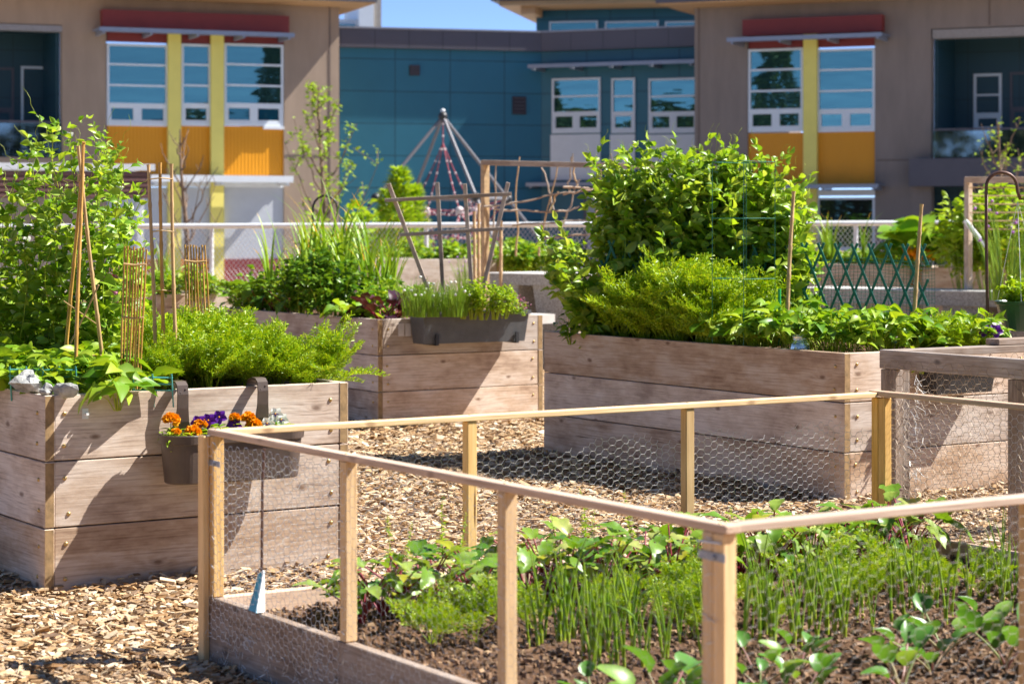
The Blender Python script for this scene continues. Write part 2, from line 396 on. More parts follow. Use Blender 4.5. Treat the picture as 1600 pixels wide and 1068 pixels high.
DARKL = leafmat('dark_leaf', [(.018, .075, .01), (.035, .11, .014), (.055, .15, .02), (.08, .18, .03)], .28, .35)
BEET = leafmat('beet_leaf', [(.03, .10, .013), (.055, .15, .02), (.1, .2, .03), (.19, .28, .09), (.05, .14, .02), (.27, .33, .16), (.08, .18, .02)], .33, .36, .4, gain=(1.75, 1.55, .9))
REDST = leafmat('red_stem', [(.22, .01, .03), (.32, .03, .06), (.25, .05, .05)], .15, gain=(1, 1, 1))
PINKST = leafmat('pale_pink_stem', [(.42, .2, .2), (.4, .32, .18), (.3, .36, .14)], .2, gain=(1, 1, 1))
ONION = leafmat('onion_leaf', [(.06, .17, .03), (.10, .24, .03), (.15, .29, .05), (.09, .2, .06)], .28, .4, gain=(2.2, 1.6, .7))
CHARD = leafmat('chard_leaf', [(.035, .11, .02), (.06, .165, .03), (.1, .22, .05), (.16, .27, .06)], .3, .36, .4, gain=(1.3, 1.3, 1))
YTIP = leafmat('dry_leaf_tip', [(.5, .3, .03), (.55, .4, .08)], .3, gain=(1.1, 1.1, 1))
LIME = leafmat('lime_leaf', [(.17, .28, .015), (.24, .36, .02), (.32, .41, .03), (.2, .32, .02)], .35, gain=(1.15, 1.2, .9))
PURPL = leafmat('purple_leaf', [(.03, .012, .02), (.06, .015, .025), (.09, .03, .03)], .2, .3, gain=(1, 1, 1))
WHITEF = leafmat('white_petal', [(.8, .8, .76), (.75, .76, .68)], .3, .6, .2, (1, 1, 1), gain=(1, 1, 1))
ORANGEF = leafmat('orange_petal', [(.85, .36, .006), (.92, .46, .01), (.88, .40, .006), (.75, .24, .005)], .25, .6, .2, (1, .8, .6), gain=(1, 1, 1))
VIOLETF = leafmat('violet_petal', [(.06, .006, .16), (.1, .012, .25), (.14, .03, .36)], .2, .5, .2, (1, .8, 1), gain=(1, 1, 1))
PINKF = leafmat('pink_petal', [(.62, .05, .2), (.55, .25, .4), (.65, .4, .5)], .25, .6, .2, (1, .8, .9), gain=(1, 1, 1))
BARK = simple('bark', (.2, .13, .085), .9, 0, .3, 20, .5)
TREEL = leafmat('far_tree_leaf', [(.012, .022, .01), (.02, .035, .012), (.03, .05, .015)], .2)
STUCCO = simple('taupe_stucco', (.34, .25, .183), .9, 0, .11, 2.2, .1, stretch=(1.3, 1.3, .3))
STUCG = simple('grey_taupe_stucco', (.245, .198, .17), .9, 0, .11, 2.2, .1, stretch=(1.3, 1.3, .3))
BLUEC = panelmat('blue_cladding', (.022, .165, .25), 1.55, .88, (.006, .05, .08))
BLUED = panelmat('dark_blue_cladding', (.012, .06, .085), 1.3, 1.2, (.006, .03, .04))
FASCIA = panelmat('charcoal_fascia', (.105, .095, .115), .95, 3.0, (.04, .037, .045))
DGREY = simple('dark_grey_metal', (.10, .09, .105), .5, .2, .06, 3, .02)
REDW = simple('brick_red_panel', (.22, .03, .03), .6, 0, .06, 3, .03)
ORANGEW = corrugated('orange_corrugated', (.72, .285, .004))
YELLOWW = simple('yellow_panel', (.84, .72, .17), .6, 0, .04, 3, .02)
WHITEW = simple('white_panel', (.72, .74, .76), .5, 0, .04, 4, .02)
WFRAME = simple('pale_window_frame', (.70, .74, .78), .4, 0, .03, 4, .02)
BLIND = simple('grey_blind', (.50, .52, .56), .6, 0, .05, 3, .02)
METALB = simple('blue_grey_metal', (.27, .30, .37), .4, .3, .06, 6, .02)
SOFFIT = simple('wood_soffit', (.62, .36, .17), .6, 0, .15, 4, .05, stretch=(.4, 6, 6))
GLASS = glassmat('window_glass', (.03, .085, .085), .6)
GLASSB = glassmat('blue_window_glass', (.01, .07, .12), .3)
GLASSD = glassmat('dark_window_glass', (.02, .02, .02), .28)
BALG = clearglass('balcony_glass', (.55, .68, .68), .14)
JARG = clearglass('jar_glass', (.86, .93, .92), .3)
ROPE = simple('red_rope', (.3, .05, .07), .7, 0, .2, 30, .1)
BROWNC = corrugated('brown_corrugated', (.16, .085, .07), .16)
PAPER = simple('seed_packet_paper', (.74, .80, .82), .6, 0, .1, 30, .05)
BLUEP = simple('blue_print', (.06, .35, .5), .6, 0, .2, 30, .05)
# ---------------------------------------------------------------- boards
_box_cache = {}
def box_mesh(L, h, t, mats, ends=True, bev=.003):
    key = (round(L, 3), round(h, 3), round(t, 3), tuple(m.name for m in mats))
    if key in _box_cache: return _box_cache[key]
    bm = bmesh.new(); bmesh.ops.create_cube(bm, size=1)
    bmesh.ops.scale(bm, vec=(L, t, h), verts=bm.verts)
    bmesh.ops.bevel(bm, geom=list(bm.edges), offset=min(bev, t*.2, h*.2), segments=1, affect='EDGES')
    if len(mats) > 1:
        for f in bm.faces:
            if abs(f.normal.x) > .9: f.material_index = 1
    me = bpy.data.meshes.new('board'); bm.to_mesh(me); bm.free()
    for m in mats: me.materials.append(m)
    _box_cache[key] = me; return me
def board(name, p0, p1, h, t, mats, parent=None, up=Vector((0,0,1)), bev=.003):
    """plank whose long middle line runs p0 -> p1; h along up, t across"""
    p0 = Vector(p0); p1 = Vector(p1); x = (p1-p0); L = x.length; x = x/L
    y = up.cross(x).normalized(); z = x.cross(y)
    M = Matrix((( x.x, y.x, z.x, 0), (x.y, y.y, z.y, 0), (x.z, y.z, z.z, 0), (0,0,0,1)))
    M.translation = (p0+p1)/2
    if not isinstance(mats, (tuple, list)): mats = (mats,)
    o = bpy.data.objects.new(name, box_mesh(L, h, t, mats, bev=bev)); COL.objects.link(o)
    put(o, M, parent); return o
_sm = MB(); _sm.lathe([(0, .006), (.006, .0055), (.010, .003), (.0115, 0), (.0115, -.01)], sides=10)
_screw = None
def screw(parent, pos, nrm, s=.85):
    global _screw
    if _screw is None:
        _screw = _sm.build('screw', BRASS, smooth=True); o = _screw
    else:
        o = bpy.data.objects.new('screw', _screw.data); COL.objects.link(o)
    z = Vector(nrm).normalized(); x = z.cross(Vector((0, 0, 1))).normalized(); y = z.cross(x)
    M = Matrix(((x.x*s, y.x*s, z.x*s, pos[0]), (x.y*s, y.y*s, z.y*s, pos[1]), (x.z*s, y.z*s, z.z*s, pos[2]), (0,0,0,1)))
    put(o, M, parent)
Z = Vector((0, 0, 1))
def soil_sheet(label, c0, lu, lv, z, amp=.012, res=.05, bits=0, seed=0):
    rg = np.random.default_rng(seed); nu = int(lu/res)+2; nv = int(lv/res)+2
    a, b = np.meshgrid(np.linspace(0, lu, nu), np.linspace(0, lv, nv), indexing='ij')
    h = rg.normal(size=a.shape)*amp*.6+np.sin(a*9+b*4)*amp*.5+np.sin(b*13-a*5)*amp*.5
    p = np.array(c0)[None, None]+a[..., None]*np.array(U)+b[..., None]*np.array(V)
    p[..., 2] = z+h
    q = [(i*nv+j, (i+1)*nv+j, (i+1)*nv+j+1, i*nv+j+1) for i in range(nu-1) for j in range(nv-1)]
    mb = MB(); mb.add(p.reshape(-1, 3), q)
    for k in range(bits):
        pass
    if bits:
        s = rg.random(bits)*lu; t = rg.random(bits)*lv
        pos = np.array(c0)+s[:, None]*np.array(U)+t[:, None]*np.array(V); pos[:, 2] = z+.008+rg.random(bits)*.008
        cv = np.array([(-.5,-.5,-.4),(.5,-.5,-.3),(.5,.5,-.4),(-.5,.5,-.3),(-.4,-.3,.4),(.3,-.4,.5),(.4,.3,.35),(-.3,.4,.45)])
        cq = np.array([(0,3,2,1),(4,5,6,7),(0,1,5,4),(1,2,6,5),(2,3,7,6),(3,0,4,7)])
        sc = np.stack([.008+.02*rg.random(bits)**2, .008+.03*rg.random(bits)**2, .006+.014*rg.random(bits)], 1)
        mb.inst((cv, cq), pos, rg.normal(size=(bits, 3))*[1, 1, .3], np.tile([0, 0, 1.], (bits, 1)), sc, m=1)
    o = mb.build('soil', [SOIL, islandmat('soil_crumb', [(.07, .04, .024), (.15, .085, .048), (.24, .14, .078), (.10, .06, .036), (.40, .26, .15)])] if bits else SOIL, origin=c0)
    return tag(o, label, 'soil', kind='stuff')
def raised_bed(label, c0, lu, lv, H=.85, nb=3, screws=True, soil=True, seed=0, dz=None, wood=None):
    rg = random.Random(seed); c0 = Vector((c0[0], c0[1], 0)); T = .045; wood = wood or WOOD
    b = thing('raised_bed', label, 'raised bed', c0, 0, 'raised wooden garden beds')
    zs = [0]+[H*(i+1)/nb for i in range(nb)]
    for i in range(nb):
        z0, z1 = zs[i]+.003, zs[i+1]-.003-(.0 if i < nb-1 else 0); zc = (z0+z1)/2; h = z1-z0
        for k, off in enumerate((T/2, lu-T/2)):                                # the long side boards show their ends at the front
            a = c0+U*(off+rg.uniform(-.002, .002))
            board('side_board', a+Z*zc, a+V*lv+Z*zc, h, T, (wood, ENDG), b)
        for k, off in enumerate((T/2+.002+rg.uniform(0, .003), lv-T/2)):
            a = c0+V*off
            board('front_board' if k == 0 else 'back_board', a+U*(T+.001)+Z*zc, a+U*(lu-T-.001)+Z*zc, h, T, (wood, ENDG), b)
        if screws:
            for s in (T+.045+rg.uniform(0, .01), lu-T-.05):
                for q in (.22, .74):
                    screw(b, c0+U*(s+rg.uniform(-.01, .01))+V*.0015+Z*(z0+h*(q+rg.uniform(-.03, .03))), N)
            for q in (.25, .72): screw(b, c0+V*(.075+rg.uniform(-.01, .01))+U*-.003+Z*(z0+h*q), -U, .8)
    mb = MB()                                                                   # dark lining keeps light out of the joints
    M = Matrix(((U.x, V.x, 0, c0.x), (U.y, V.y, 0, c0.y), (0, 0, 1, 0), (0, 0, 0, 1)))
    t2 = T+.004
    for lo, hi in (((t2, t2, .01), (t2+.006, lv-t2, H-.03)), ((lu-t2-.006, t2, .01), (lu-t2, lv-t2, H-.03)),
                   ((t2+.006, t2, .01), (lu-t2-.006, t2+.006, H-.03)), ((t2+.006, lv-t2-.006, .01), (lu-t2-.006, lv-t2, H-.03))):
        mb.box(lo, hi, M=M)
    mb.build('liner', BLACKP, b)
    return b

# ---------------------------------------------------------------- ground and chips
def flat(name, label, mat, x0, x1, y0, y1, z):
    m = MB(); m.add([(x0, y0, z), (x1, y0, z), (x1, y1, z), (x0, y1, z)], [(0, 1, 2, 3)]); tag(m.build(name, mat), label, name, kind='structure')
flat('pavement', 'grey playground paving in front of the school', simple('grey_paving', (.27, .26, .25), .9, 0, .15, .8, .1), -90, 90, 35, 120, .004)
flat('bounce_lawn', 'unseen grass added behind the camera to cool the warm ground bounce', simple('bounce_lawn_green', (.07, .11, .035), .95, 0, .3, 2, .3), -90, 90, -120, -4, .004)  # unseen grass, added so the ground bounces less warm light
mb = MB(); S = 300.0
mb.add([(-S, -S, 0), (S, -S, 0), (S, S, 0), (-S, S, 0)], [(0, 1, 2, 3)])
m, nt, out = newmat('chip_ground')
tc = nd(nt, 'ShaderNodeTexCoord')
mp = nd(nt, 'ShaderNodeMapping', {'Vector': (tc, 'Object'), 'Scale': (22, 30, 22)})
vo = nd(nt, 'ShaderNodeTexVoronoi', {'Vector': (mp, 0), 'Scale': 1.0})
sx = nd(nt, 'ShaderNodeSeparateColor', {0: (vo, 'Color')})
r = ramp(nt, (sx, 0), [(0, (.10, .055, .028)), (.35, (.26, .15, .07)), (.7, (.42, .27, .14)), (1, (.56, .42, .27))])
bsdf(nt, out, (r, 0), .9, 0, .2, (vo, 'Distance'), .9, .02)
tag(mb.build('ground', m), 'wood chip covered ground of the garden', 'ground', kind='structure')

BA = (-1.979, 9.02); BB = (-1.04, 16.5); BC = (1.88, 12.05)
bedA = raised_bed('weathered raised bed of three thick planks carrying the brown saddle planter', BA, 1.46, 3.05, seed=1)
bedB = raised_bed('plank raised bed behind, with the grey window box hung on its front', BB, 1.54, 3.05, seed=2)
bedC = raised_bed('plank raised bed full of tall pea vines and a green lattice', BC, 1.52, 3.05, seed=3)
def v3(c, z=0): return Vector((c[0], c[1], z))
soil_sheet('dark soil in the bed with the saddle planter', v3(BA)+U*.05+V*.05, 1.36, 2.95, .79, seed=1)
soil_sheet('dark soil in the bed with the grey window box', v3(BB)+U*.05+V*.05, 1.44, 2.95, .79, seed=2)
soil_sheet('dark soil in the bed with the tall pea vines', v3(BC)+U*.05+V*.05, 1.42, 2.95, .79, seed=3)

# ---------------------------------------------------------------- low fenced bed in front
C0 = Vector((.513, 5.17, 0)); LC = 2.94; LU = 3.223
L0 = C0+V*LC; F0 = L0+U*LU; R0 = C0+U*LU
fb = thing('fenced_bed', 'low bed in front with fresh timber posts, rails and chicken wire', 'fenced bed', C0)
BH = .24; T = .04; RT = .837; RH = .022; PT = .042
for nm, a, d, ln in (('base_board', C0, V, LC), ('base_board', R0, V, LC)):
    o = U if a is C0 else -U
    board(nm, a+o*T/2+Z*BH/2, a+d*ln+o*T/2+Z*BH/2, BH-.004, T, (GREYW if a is C0 else RAIL, ENDG), fb)
for a in (C0, L0):
    o = V if a is C0 else -V
    board('base_board', a+U*(T+.001)+o*T/2+Z*BH/2, a+U*(LU-T-.001)+o*T/2+Z*BH/2, BH-.004, T, (RAIL, ENDG), fb)
def post(p, z0, z1, w=PT, t=None, mats=(FRESH, ENDG), par=fb, name='post'):
    return board(name, p+Z*z0, p+Z*z1, w, t or w, mats, par, up=U)
zt = RT-RH-.001
for px in (535, 782):
    s = on_line(C0, V, px); post(C0+V*s+U*(PT/2+.001), BH, zt)
for px in (729, 1069):
    s = on_line(L0, U, px); post(L0+U*s-V*(PT/2+.001), BH, zt)
for k in (1, 2): post(C0+U*(LU*k/3)+V*(PT/2+.001), BH, zt); post(R0+V*(LC*k/3)-U*(PT/2+.001), BH, zt)
for a, su, sv in ((C0, 1, 1), (L0, 1, -1), (F0, -1, -1), (R0, -1, 1)):        # doubled corner posts
    q = a+U*su*(PT/2)+V*sv*(PT/2)
    z0 = BH
    if a is L0: post(a-U*.013+V*.012-V*.0, 0, zt, .024, .024*2); 
    post(q, z0, zt)
    if a is not L0: post(q+V*sv*(PT+.002), z0, zt, PT, PT)
rw = .048; zr = RT-RH/2
rails = [(C0-V*.01, L0+V*.012, 1), (L0+U*(rw+.001)-U*.0, F0-U*(rw+.001), 0), (R0-V*.01, F0+V*.01, -1), (C0+U*(rw+.001), R0-U*(rw+.001), 2)]
board('rail', rails[0][0]+U*rw/2+Z*zr, rails[0][1]+U*rw/2+Z*zr, RH, rw, (RAIL, RAIL), fb)
board('rail', rails[1][0]-V*rw/2+Z*zr, rails[1][1]-V*rw/2+Z*zr, RH, rw, (FRESH, FRESH), fb)
board('rail', rails[2][0]-U*rw/2+Z*(zr+.006), rails[2][1]-U*rw/2+Z*(zr+.006), RH, rw, (RAIL, RAIL), fb)
board('rail', rails[3][0]+V*rw/2+Z*zr, rails[3][1]+V*rw/2+Z*zr, RH, rw, (RAIL, RAIL), fb)
def wire_panel(o, du, w, h, nrm, cell=.036, r=.0011, amp=.006, seed=0, bottom_fn=None):
    """hexagonal wire netting; o = lower corner"""
    a = cell/math.sqrt(3)*1.0; rg = np.random.default_rng(seed)
    hw = cell; hh = cell*.92                                                       # column pitch .75*2a, row pitch
    cols = int(w/(1.5*a)); rows = int(h/hh)+1
    def warp(s, z):
        k = seed*1.7
        return (s+.0022*np.sin(z*61+k)+.0016*np.sin(s*113+z*37), z+.003*np.sin(s*9+k)+.0022*np.sin(s*71+k),
                amp*np.sin(s*7+k)*np.cos(z*9+k)+amp*.5*np.sin(s*23+z*19+k))
    p0 = []; p1 = []; rad = []
    for c in range(cols+1):
        for q in range(rows+1):
            x = c*1.5*a; z = q*hh+(hh/2 if c % 2 else 0)
            A_ = (x-a/2, z); B_ = (x+a/2, z)
            segs = [(A_, B_, 1.35), (B_, (x+a, z+hh/2), 1.), (B_, (x+a, z-hh/2), 1.)]
            for u_, v_, k in segs:
                if max(u_[0], v_[0]) > w or min(u_[0], v_[0]) < 0 or max(u_[1], v_[1]) > h or min(u_[1], v_[1]) < 0: continue
                if bottom_fn and not bottom_fn(u_[0], u_[1], rg): continue
                p0.append(u_); p1.append(v_); rad.append(k)
    p0 = np.array(p0); p1 = np.array(p1); out = []
    for p in (p0, p1):
        s, z, d = warp(p[:, 0], p[:, 1])
        out.append(np.array(o)+s[:, None]*np.array(du)+z[:, None]*np.array((0, 0, 1.))+d[:, None]*np.array(nrm))
    m = MB(); m.segs(out[0], out[1], r*np.array(rad), 3); return m
s1 = sorted([on_line(C0, V, 535), on_line(C0, V, 782)])
edges = [0, s1[0], s1[1], LC]
for k in range(3):
    a = C0-U*.006+V*(edges[k]+.004)
    wire_panel(a+Z*.10, V, edges[k+1]-edges[k]-.008, .71, -U, seed=k, amp=.005, r=(.0003, .0004, .0007)[k]).build('wire_mesh', GALV, fb)
# spare wire crumpled against the outside of the front board
m = MB(); rg = np.random.default_rng(5)
for cl in (.25, .9, 1.55, 2.05, 2.6):
    n = 85; s = cl+rg.normal(size=n)*.16; z = np.clip(.13+rg.normal(size=n)*.05-.03*np.abs(s-cl)/.1, .02, .23)
    p0 = np.array(C0)+s[:, None]*np.array(V)-(.008+.02*rg.random(n))[:, None]*np.array(U); p0[:, 2] = z
    ang = rg.choice([.9, -.9, 0, 1.57], n)+rg.normal(size=n)*.3
    d = np.cos(ang)[:, None]*np.array(V)+np.sin(ang)[:, None]*np.array([0, 0, 1.])-rg.normal(size=(n, 1))*.35*np.array(U)
    m.segs(p0, p0+d*(.016+.012*rg.random(n))[:, None], .001, 3)
tag(m.build('wire_scraps', GALV, fb), kind='stuff')
s2 = sorted([on_line(L0, U, 729), on_line(L0, U, 1069)]); edges = [0, s2[0], s2[1], LU]
for k in range(3):
    a = L0+V*.006+U*(edges[k]+.004)
    wire_panel(a+Z*.02, U, edges[k+1]-edges[k]-.008, .71, V, seed=10+k, amp=.010, r=.00085,
               bottom_fn=(lambda s, z, g: z < .68+.03*math.sin(s*11)) if k else None).build('wire_mesh', GALV, fb)
wire_panel(C0-V*.006+U*.05+Z*.14, U, LU-.1, .66, N, seed=21, r=.00042).build('wire_mesh', GALV, fb)
wire_panel(R0+U*.006+V*.05+Z*.10, V, LC-.1, .70, U, seed=22, r=.0006).build('wire_mesh', GALV, fb)
for s_ in (on_line(C0, V, 535), on_line(C0, V, 782), .03, LC-.03):
    for q in (.012, .036): screw(fb, C0+V*(s_+(q-.024)*.3)+U*q+Z*(RT+.0005), Z+U*.001, .38)
for s_ in (on_line(L0, U, 729), on_line(L0, U, 1069)): screw(fb, L0+U*s_-V*.022+Z*(RT+.0005), Z+U*.001, .42)
rg = np.random.default_rng(3); m = MB()                                        # wire staples on the posts
for s_ in (on_line(C0, V, 535), on_line(C0, V, 782), .06, LC-.05):
    for z in np.arange(.28, .8, .085):
        p = np.array(C0-U*.004+V*(s_+rg.uniform(-.012, .012))+Z*(z+rg.uniform(-.02, .02))); d = np.array(V)*.011+np.array([0, 0, rg.uniform(-.006, .006)])
        m.segs([p-d], [p+d], .0014, 4)
m.build('staples', STEEL, fb)
# metal straps at the corners
def strap(a, zs):
    for z in zs:
        m = MB(); m.box((-.0035, -.01, -.010), (-.0015, .095, .010), M=Matrix(((U.x, V.x, 0, a.x), (U.y, V.y, 0, a.y), (0, 0, 1, z), (0, 0, 0, 1))))
        m.blob((a-U*.006+V*.03+Z*z), (.006, .006, .006), 1, n=6, amp=0); m.build('corner_strap', METALB, fb, smooth=False)
strap(C0, (.757,)); strap(L0-V*.09, (.72,))
m = MB(); m.segs([C0-U*.006+V*.0+Z*.793], [C0-U*.006+V*.095+Z*.789], .003, 5); m.segs([C0-U*.008+V*.02+Z*.60], [C0-U*.006+V*.06+Z*.605], .002, 4); m.build('tie_wire', GALV, fb)
SZ = .165
soil_sheet('dark crumbly soil of the fenced bed', C0+U*.041+V*.041, LU-.082, LC-.082, SZ, .010, .028, 7000, 11)

# ---------------------------------------------------------------- weathered grey enclosure behind the fenced bed
K = G(1386, 10.0); we = thing('wire_enclosure', 'weathered grey timber enclosure with chicken wire sides beside the pea bed', 'enclosure', K)
ZT = .985
def gpost(p, z1=ZT-.092): 
    post(p, 0, z1, .05, .10, (GREYW, GREYW), we); post(p+U*.052, 0, z1, .05, .085, (GREYW, GREYW), we)
gpost(K+U*.03); gpost(K+N*on_line(K, N, 1586)+U*.03); gpost(K+N*2.6+U*.03)
post(K+U*1.9+N*.0, 0, ZT-.092, .09, .09, (GREYW, GREYW), we); post(K+U*1.9+N*2.6, 0, ZT-.092, .09, .09, (GREYW, GREYW), we)
board('rail', K-N*.055+U*.022+Z*(ZT-.045), K+N*2.65+U*.022+Z*(ZT-.045), .088, .042, (GREYW, GREYW), we)
board('rail', K+U*.046-N*.012+Z*(ZT-.02), K+U*1.95-N*.012+Z*(ZT-.02), .036, .088, (GREYW, GREYW), we)
board('rail', K+U*.046+N*2.6+Z*(ZT-.02), K+U*1.95+N*2.6+Z*(ZT-.02), .036, .088, (GREYW, GREYW), we)
board('rail', K+U*1.9+N*.05+Z*(ZT-.045), K+U*1.9+N*2.55+Z*(ZT-.045), .088, .042, (GREYW, GREYW), we)
board('lid_board', K+U*.72-N*.03+Z*(ZT+.015), K+U*1.9-N*.03+Z*(ZT+.015), .03, .09, (GREYW, GREYW), we)
wire_panel(K-U*.008-N*.03+Z*.02, N, 2.6, .93, -U, cell=.05, seed=31, amp=.016, r=.0010).build('wire_mesh', simple('old_wire', (.34, .27, .20), .6, .2, .3, 40), we)
wire_panel(K+U*.09-N*.02+Z*.02, U, 1.78, .93, N, cell=.05, seed=33, amp=.012, r=.0009).build('wire_mesh', bpy.data.materials['old_wire'], we)
# loose cut edge of wire curling off the post
m = MB(); rg = np.random.default_rng(9)
for i in range(60):
    z = .08+.8*i/60; p = np.array(K+U*.13+N*.06+Z*z); d = rg.normal(size=3)*[.5, .5, 1.2]; d = unit(d)*.05
    m.segs([p], [p+d], .0013, 3); m.segs([p+d], [p+d+unit(rg.normal(size=3))*.035], .0013, 3)
m.build('wire_edge', GALV, we)

# ---------------------------------------------------------------- loose wood chips near the camera
def chips(seed=4):
    rg = np.random.default_rng(seed); pts = []
    def zone(x0, x1, y0, y1, dens, big=1.0):
        n = int((x1-x0)*(y1-y0)*dens); p = np.stack([rg.uniform(x0, x1, n), rg.uniform(y0, y1, n), np.full(n, big)], 1); pts.append(p)
    zone(-2.6, .2, 5.8, 8.0, 2300); zone(-2.9, 2.4, 8.0, 10.5, 1500); zone(-2.2, 4.0, 10.5, 13.5, 1000, 1.1); zone(-1.5, 4.2, 13.5, 17.6, 520, 1.35)
    zone(1.2, 3.6, 8.6, 10.5, 500)
    p = np.concatenate(pts)
    def inside(c, lu, lv, e=0.0):
        r = p[:, :2]-np.array([c[0], c[1]]); u = r @ np.array([U.x, U.y]); v = r @ np.array([V.x, V.y])
        return (u > -e) & (u < lu+e) & (v > -e) & (v < lv+e)
    keep = ~(inside(BA, 1.46, 3.05) | inside(BB, 1.54, 3.05) | inside(BC, 1.52, 3.05) | inside((C0.x, C0.y), LU, LC))
    keep &= np.abs(p[:, 0]) < p[:, 1]*.262+.4
    p = p[keep]; n = len(p)
    cv = np.array([(-.5,-.5,-.5),(.42,-.5,-.5),(.5,.46,-.5),(-.4,.5,-.5),(-.42,-.5,.5),(.36,-.44,.5),(.45,.5,.5),(-.5,.4,.5)])
    cq = np.array([(0,3,2,1),(4,5,6,7),(0,1,5,4),(1,2,6,5),(2,3,7,6),(3,0,4,7)])
    L = (.016+.046*rg.random(n)**1.5)*p[:, 2]; Wd = L*(.22+.38*rg.random(n)); Th = .003+.008*rg.random(n)**2
    yaw = rg.uniform(0, 6.28, n); tilt = rg.normal(size=n)*.22
    d = np.stack([np.cos(yaw)*np.cos(tilt), np.sin(yaw)*np.cos(tilt), np.sin(tilt)], 1)
    up = np.stack([rg.normal(size=n)*.3, rg.normal(size=n)*.3, np.ones(n)], 1)
    # chips heap up a little against the planks
    z = .004+rg.random(n)*.016
    for c, lu, lv in ((BA, 1.46, 3.05), (BB, 1.54, 3.05), (BC, 1.52, 3.05)):
        r = p[:, :2]-np.array([c[0], c[1]]); u = r @ np.array([U.x, U.y]); v = r @ np.array([V.x, V.y])
        dd = np.maximum(np.maximum(-u, u-lu), np.maximum(-v, v-lv))
        z += .035*np.exp(-np.clip(dd, 0, 9)/.09)*(.6+.8*np.abs(np.sin(u*3.1+v*2.3)))*rg.random(n)**.4
    m = MB(); m.inst((cv, cq), np.stack([p[:, 0], p[:, 1], z], 1), d, up, np.stack([Wd, L, Th], 1))
    # a few large splinters
    k = 260; i = rg.choice(n, k); m.inst((cv, cq), np.stack([p[i, 0], p[i, 1], z[i]+.012], 1), d[i], up[i], np.stack([.012+.02*rg.random(k), .06+.06*rg.random(k), .006+.006*rg.random(k)], 1))
    return m.build('wood_chips', CHIP)
tag(chips(), 'tan and brown wood chips spread over the paths', 'wood chips', kind='stuff')
# ---------------------------------------------------------------- the school behind: facades at true distance
class Fac:
    def __init__(s, name, label, P0, ang):
        s.P0 = Vector((P0[0], P0[1], 0)); s.a = math.radians(ang)
        s.u = Vector((math.cos(s.a), math.sin(s.a), 0)); s.n = Vector((math.sin(s.a), -math.cos(s.a), 0))
        s.root = thing(name, label, 'building', s.P0, s.a)
    def s(s, px, o=0): return on_line(s.P0+s.n*o, s.u, px)
    def z(s, px, py, o=0):
        q = s.P0+s.n*o+s.u*s.s(px, o); return E-(py-HY)/F*q.y
    def rect(s, x0, y0, x1, y1, o=0):
        xm = (x0+x1)/2; return s.s(x0, o), s.z(xm, y1, o), s.s(x1, o), s.z(xm, y0, o)
    def slab(s, name, mat, x0, y0, x1, y1, o, t, parent=None):
        """box seen at these columns/rows, its face o metres in front of the wall plane, t thick"""
        a, z0, b, z1 = s.rect(x0, y0, x1, y1, o)
        m = MB(); m.box((a, -o, z0), (b, -o+t, z1)); return m.build(name, mat, parent or s.root, local=True)
    def window(s, x0, y0, x1, y1, o, cols=2, frame=WFRAME, glass=GLASS, hop=.24, lites=3, hopglass=None, fw=.06):
        a, z0, b, z1 = s.rect(x0, y0, x1, y1, o); m = MB(); d = .09
        m.box((a, -o, z0), (a+fw, -o+d, z1)); m.box((b-fw, -o, z0), (b, -o+d, z1))
        H = z1-z0; zh = z0+H*hop
        m.box((a+fw, -o+.002, z0), (b-fw, -o+d, z0+fw*1.6)); m.box((a+fw, -o+.002, z1-fw), (b-fw, -o+d, z1))
        if hop: m.box((a+fw, -o+.002, zh), (b-fw, -o+d, zh+fw*1.3))
        else: zh = z0
        for i in range(1, lites):
            z = zh+(z1-zh)*i/lites; m.box((a+fw, -o+.004, z-.025), (b-fw, -o+d, z+.025))
        if hop:
            for i in range(1, cols):
                x = a+(b-a)*i/cols; m.box((x-fw*.9, -o+.004, z0+fw*1.6), (x+fw*.9, -o+d, zh))
            for i in range(cols):
                xa = a+(b-a)*i/cols+(fw if i == 0 else fw*.9); xb = a+(b-a)*(i+1)/cols-(fw if i == cols-1 else fw*.9); e = .05
                za, zb = z0+fw*1.6, zh
                m.box((xa, -o+.012, za), (xa+e, -o+d, zb)); m.box((xb-e, -o+.012, za), (xb, -o+d, zb))
                m.box((xa+e, -o+.014, za), (xb-e, -o+d, za+e)); m.box((xa+e, -o+.014, zb-e), (xb-e, -o+d, zb))
        w = m.build('window', frame, s.root, local=True)
        g = MB(); g.box((a+fw*.5, -o+.045, (zh if hopglass else z0)+.02), (b-fw*.5, -o+.06, z1-.02)); g.build('pane', glass, w, local=True)
        if hopglass:
            g = MB(); g.box((a+fw*.5, -o+.045, z0+.02), (b-fw*.5, -o+.06, zh+.015)); g.build('pane', hopglass, w, local=True)
        return w
    def awning(s, x0, y, x1, o, mat=METALB, depth=.75, th=.10, brackets=4, name='awning'):
        a, _, b, z = s.rect(x0, y+1, x1, y, o+depth)
        m = MB(); n = 5
        for i in range(n):
            yy = -o-depth*(i+.5)/n
            m.box((a, yy-.055, z-th*.35), (b, yy+.055, z-th*.1))
        m.box((a, -o-depth-.03, z-th), (b, -o-depth+.01, z))
        aw = m.build(name, mat, s.root, local=True)
        for i in range(brackets):
            x = a+.12+(b-a-.24)*i/max(1, brackets-1); k = MB()
            k.box((x-.03, -o-depth+.011, z-th*1.5), (x+.03, -o+.02, z-th*.4)); k.build('bracket', mat, aw, local=True)
        return aw

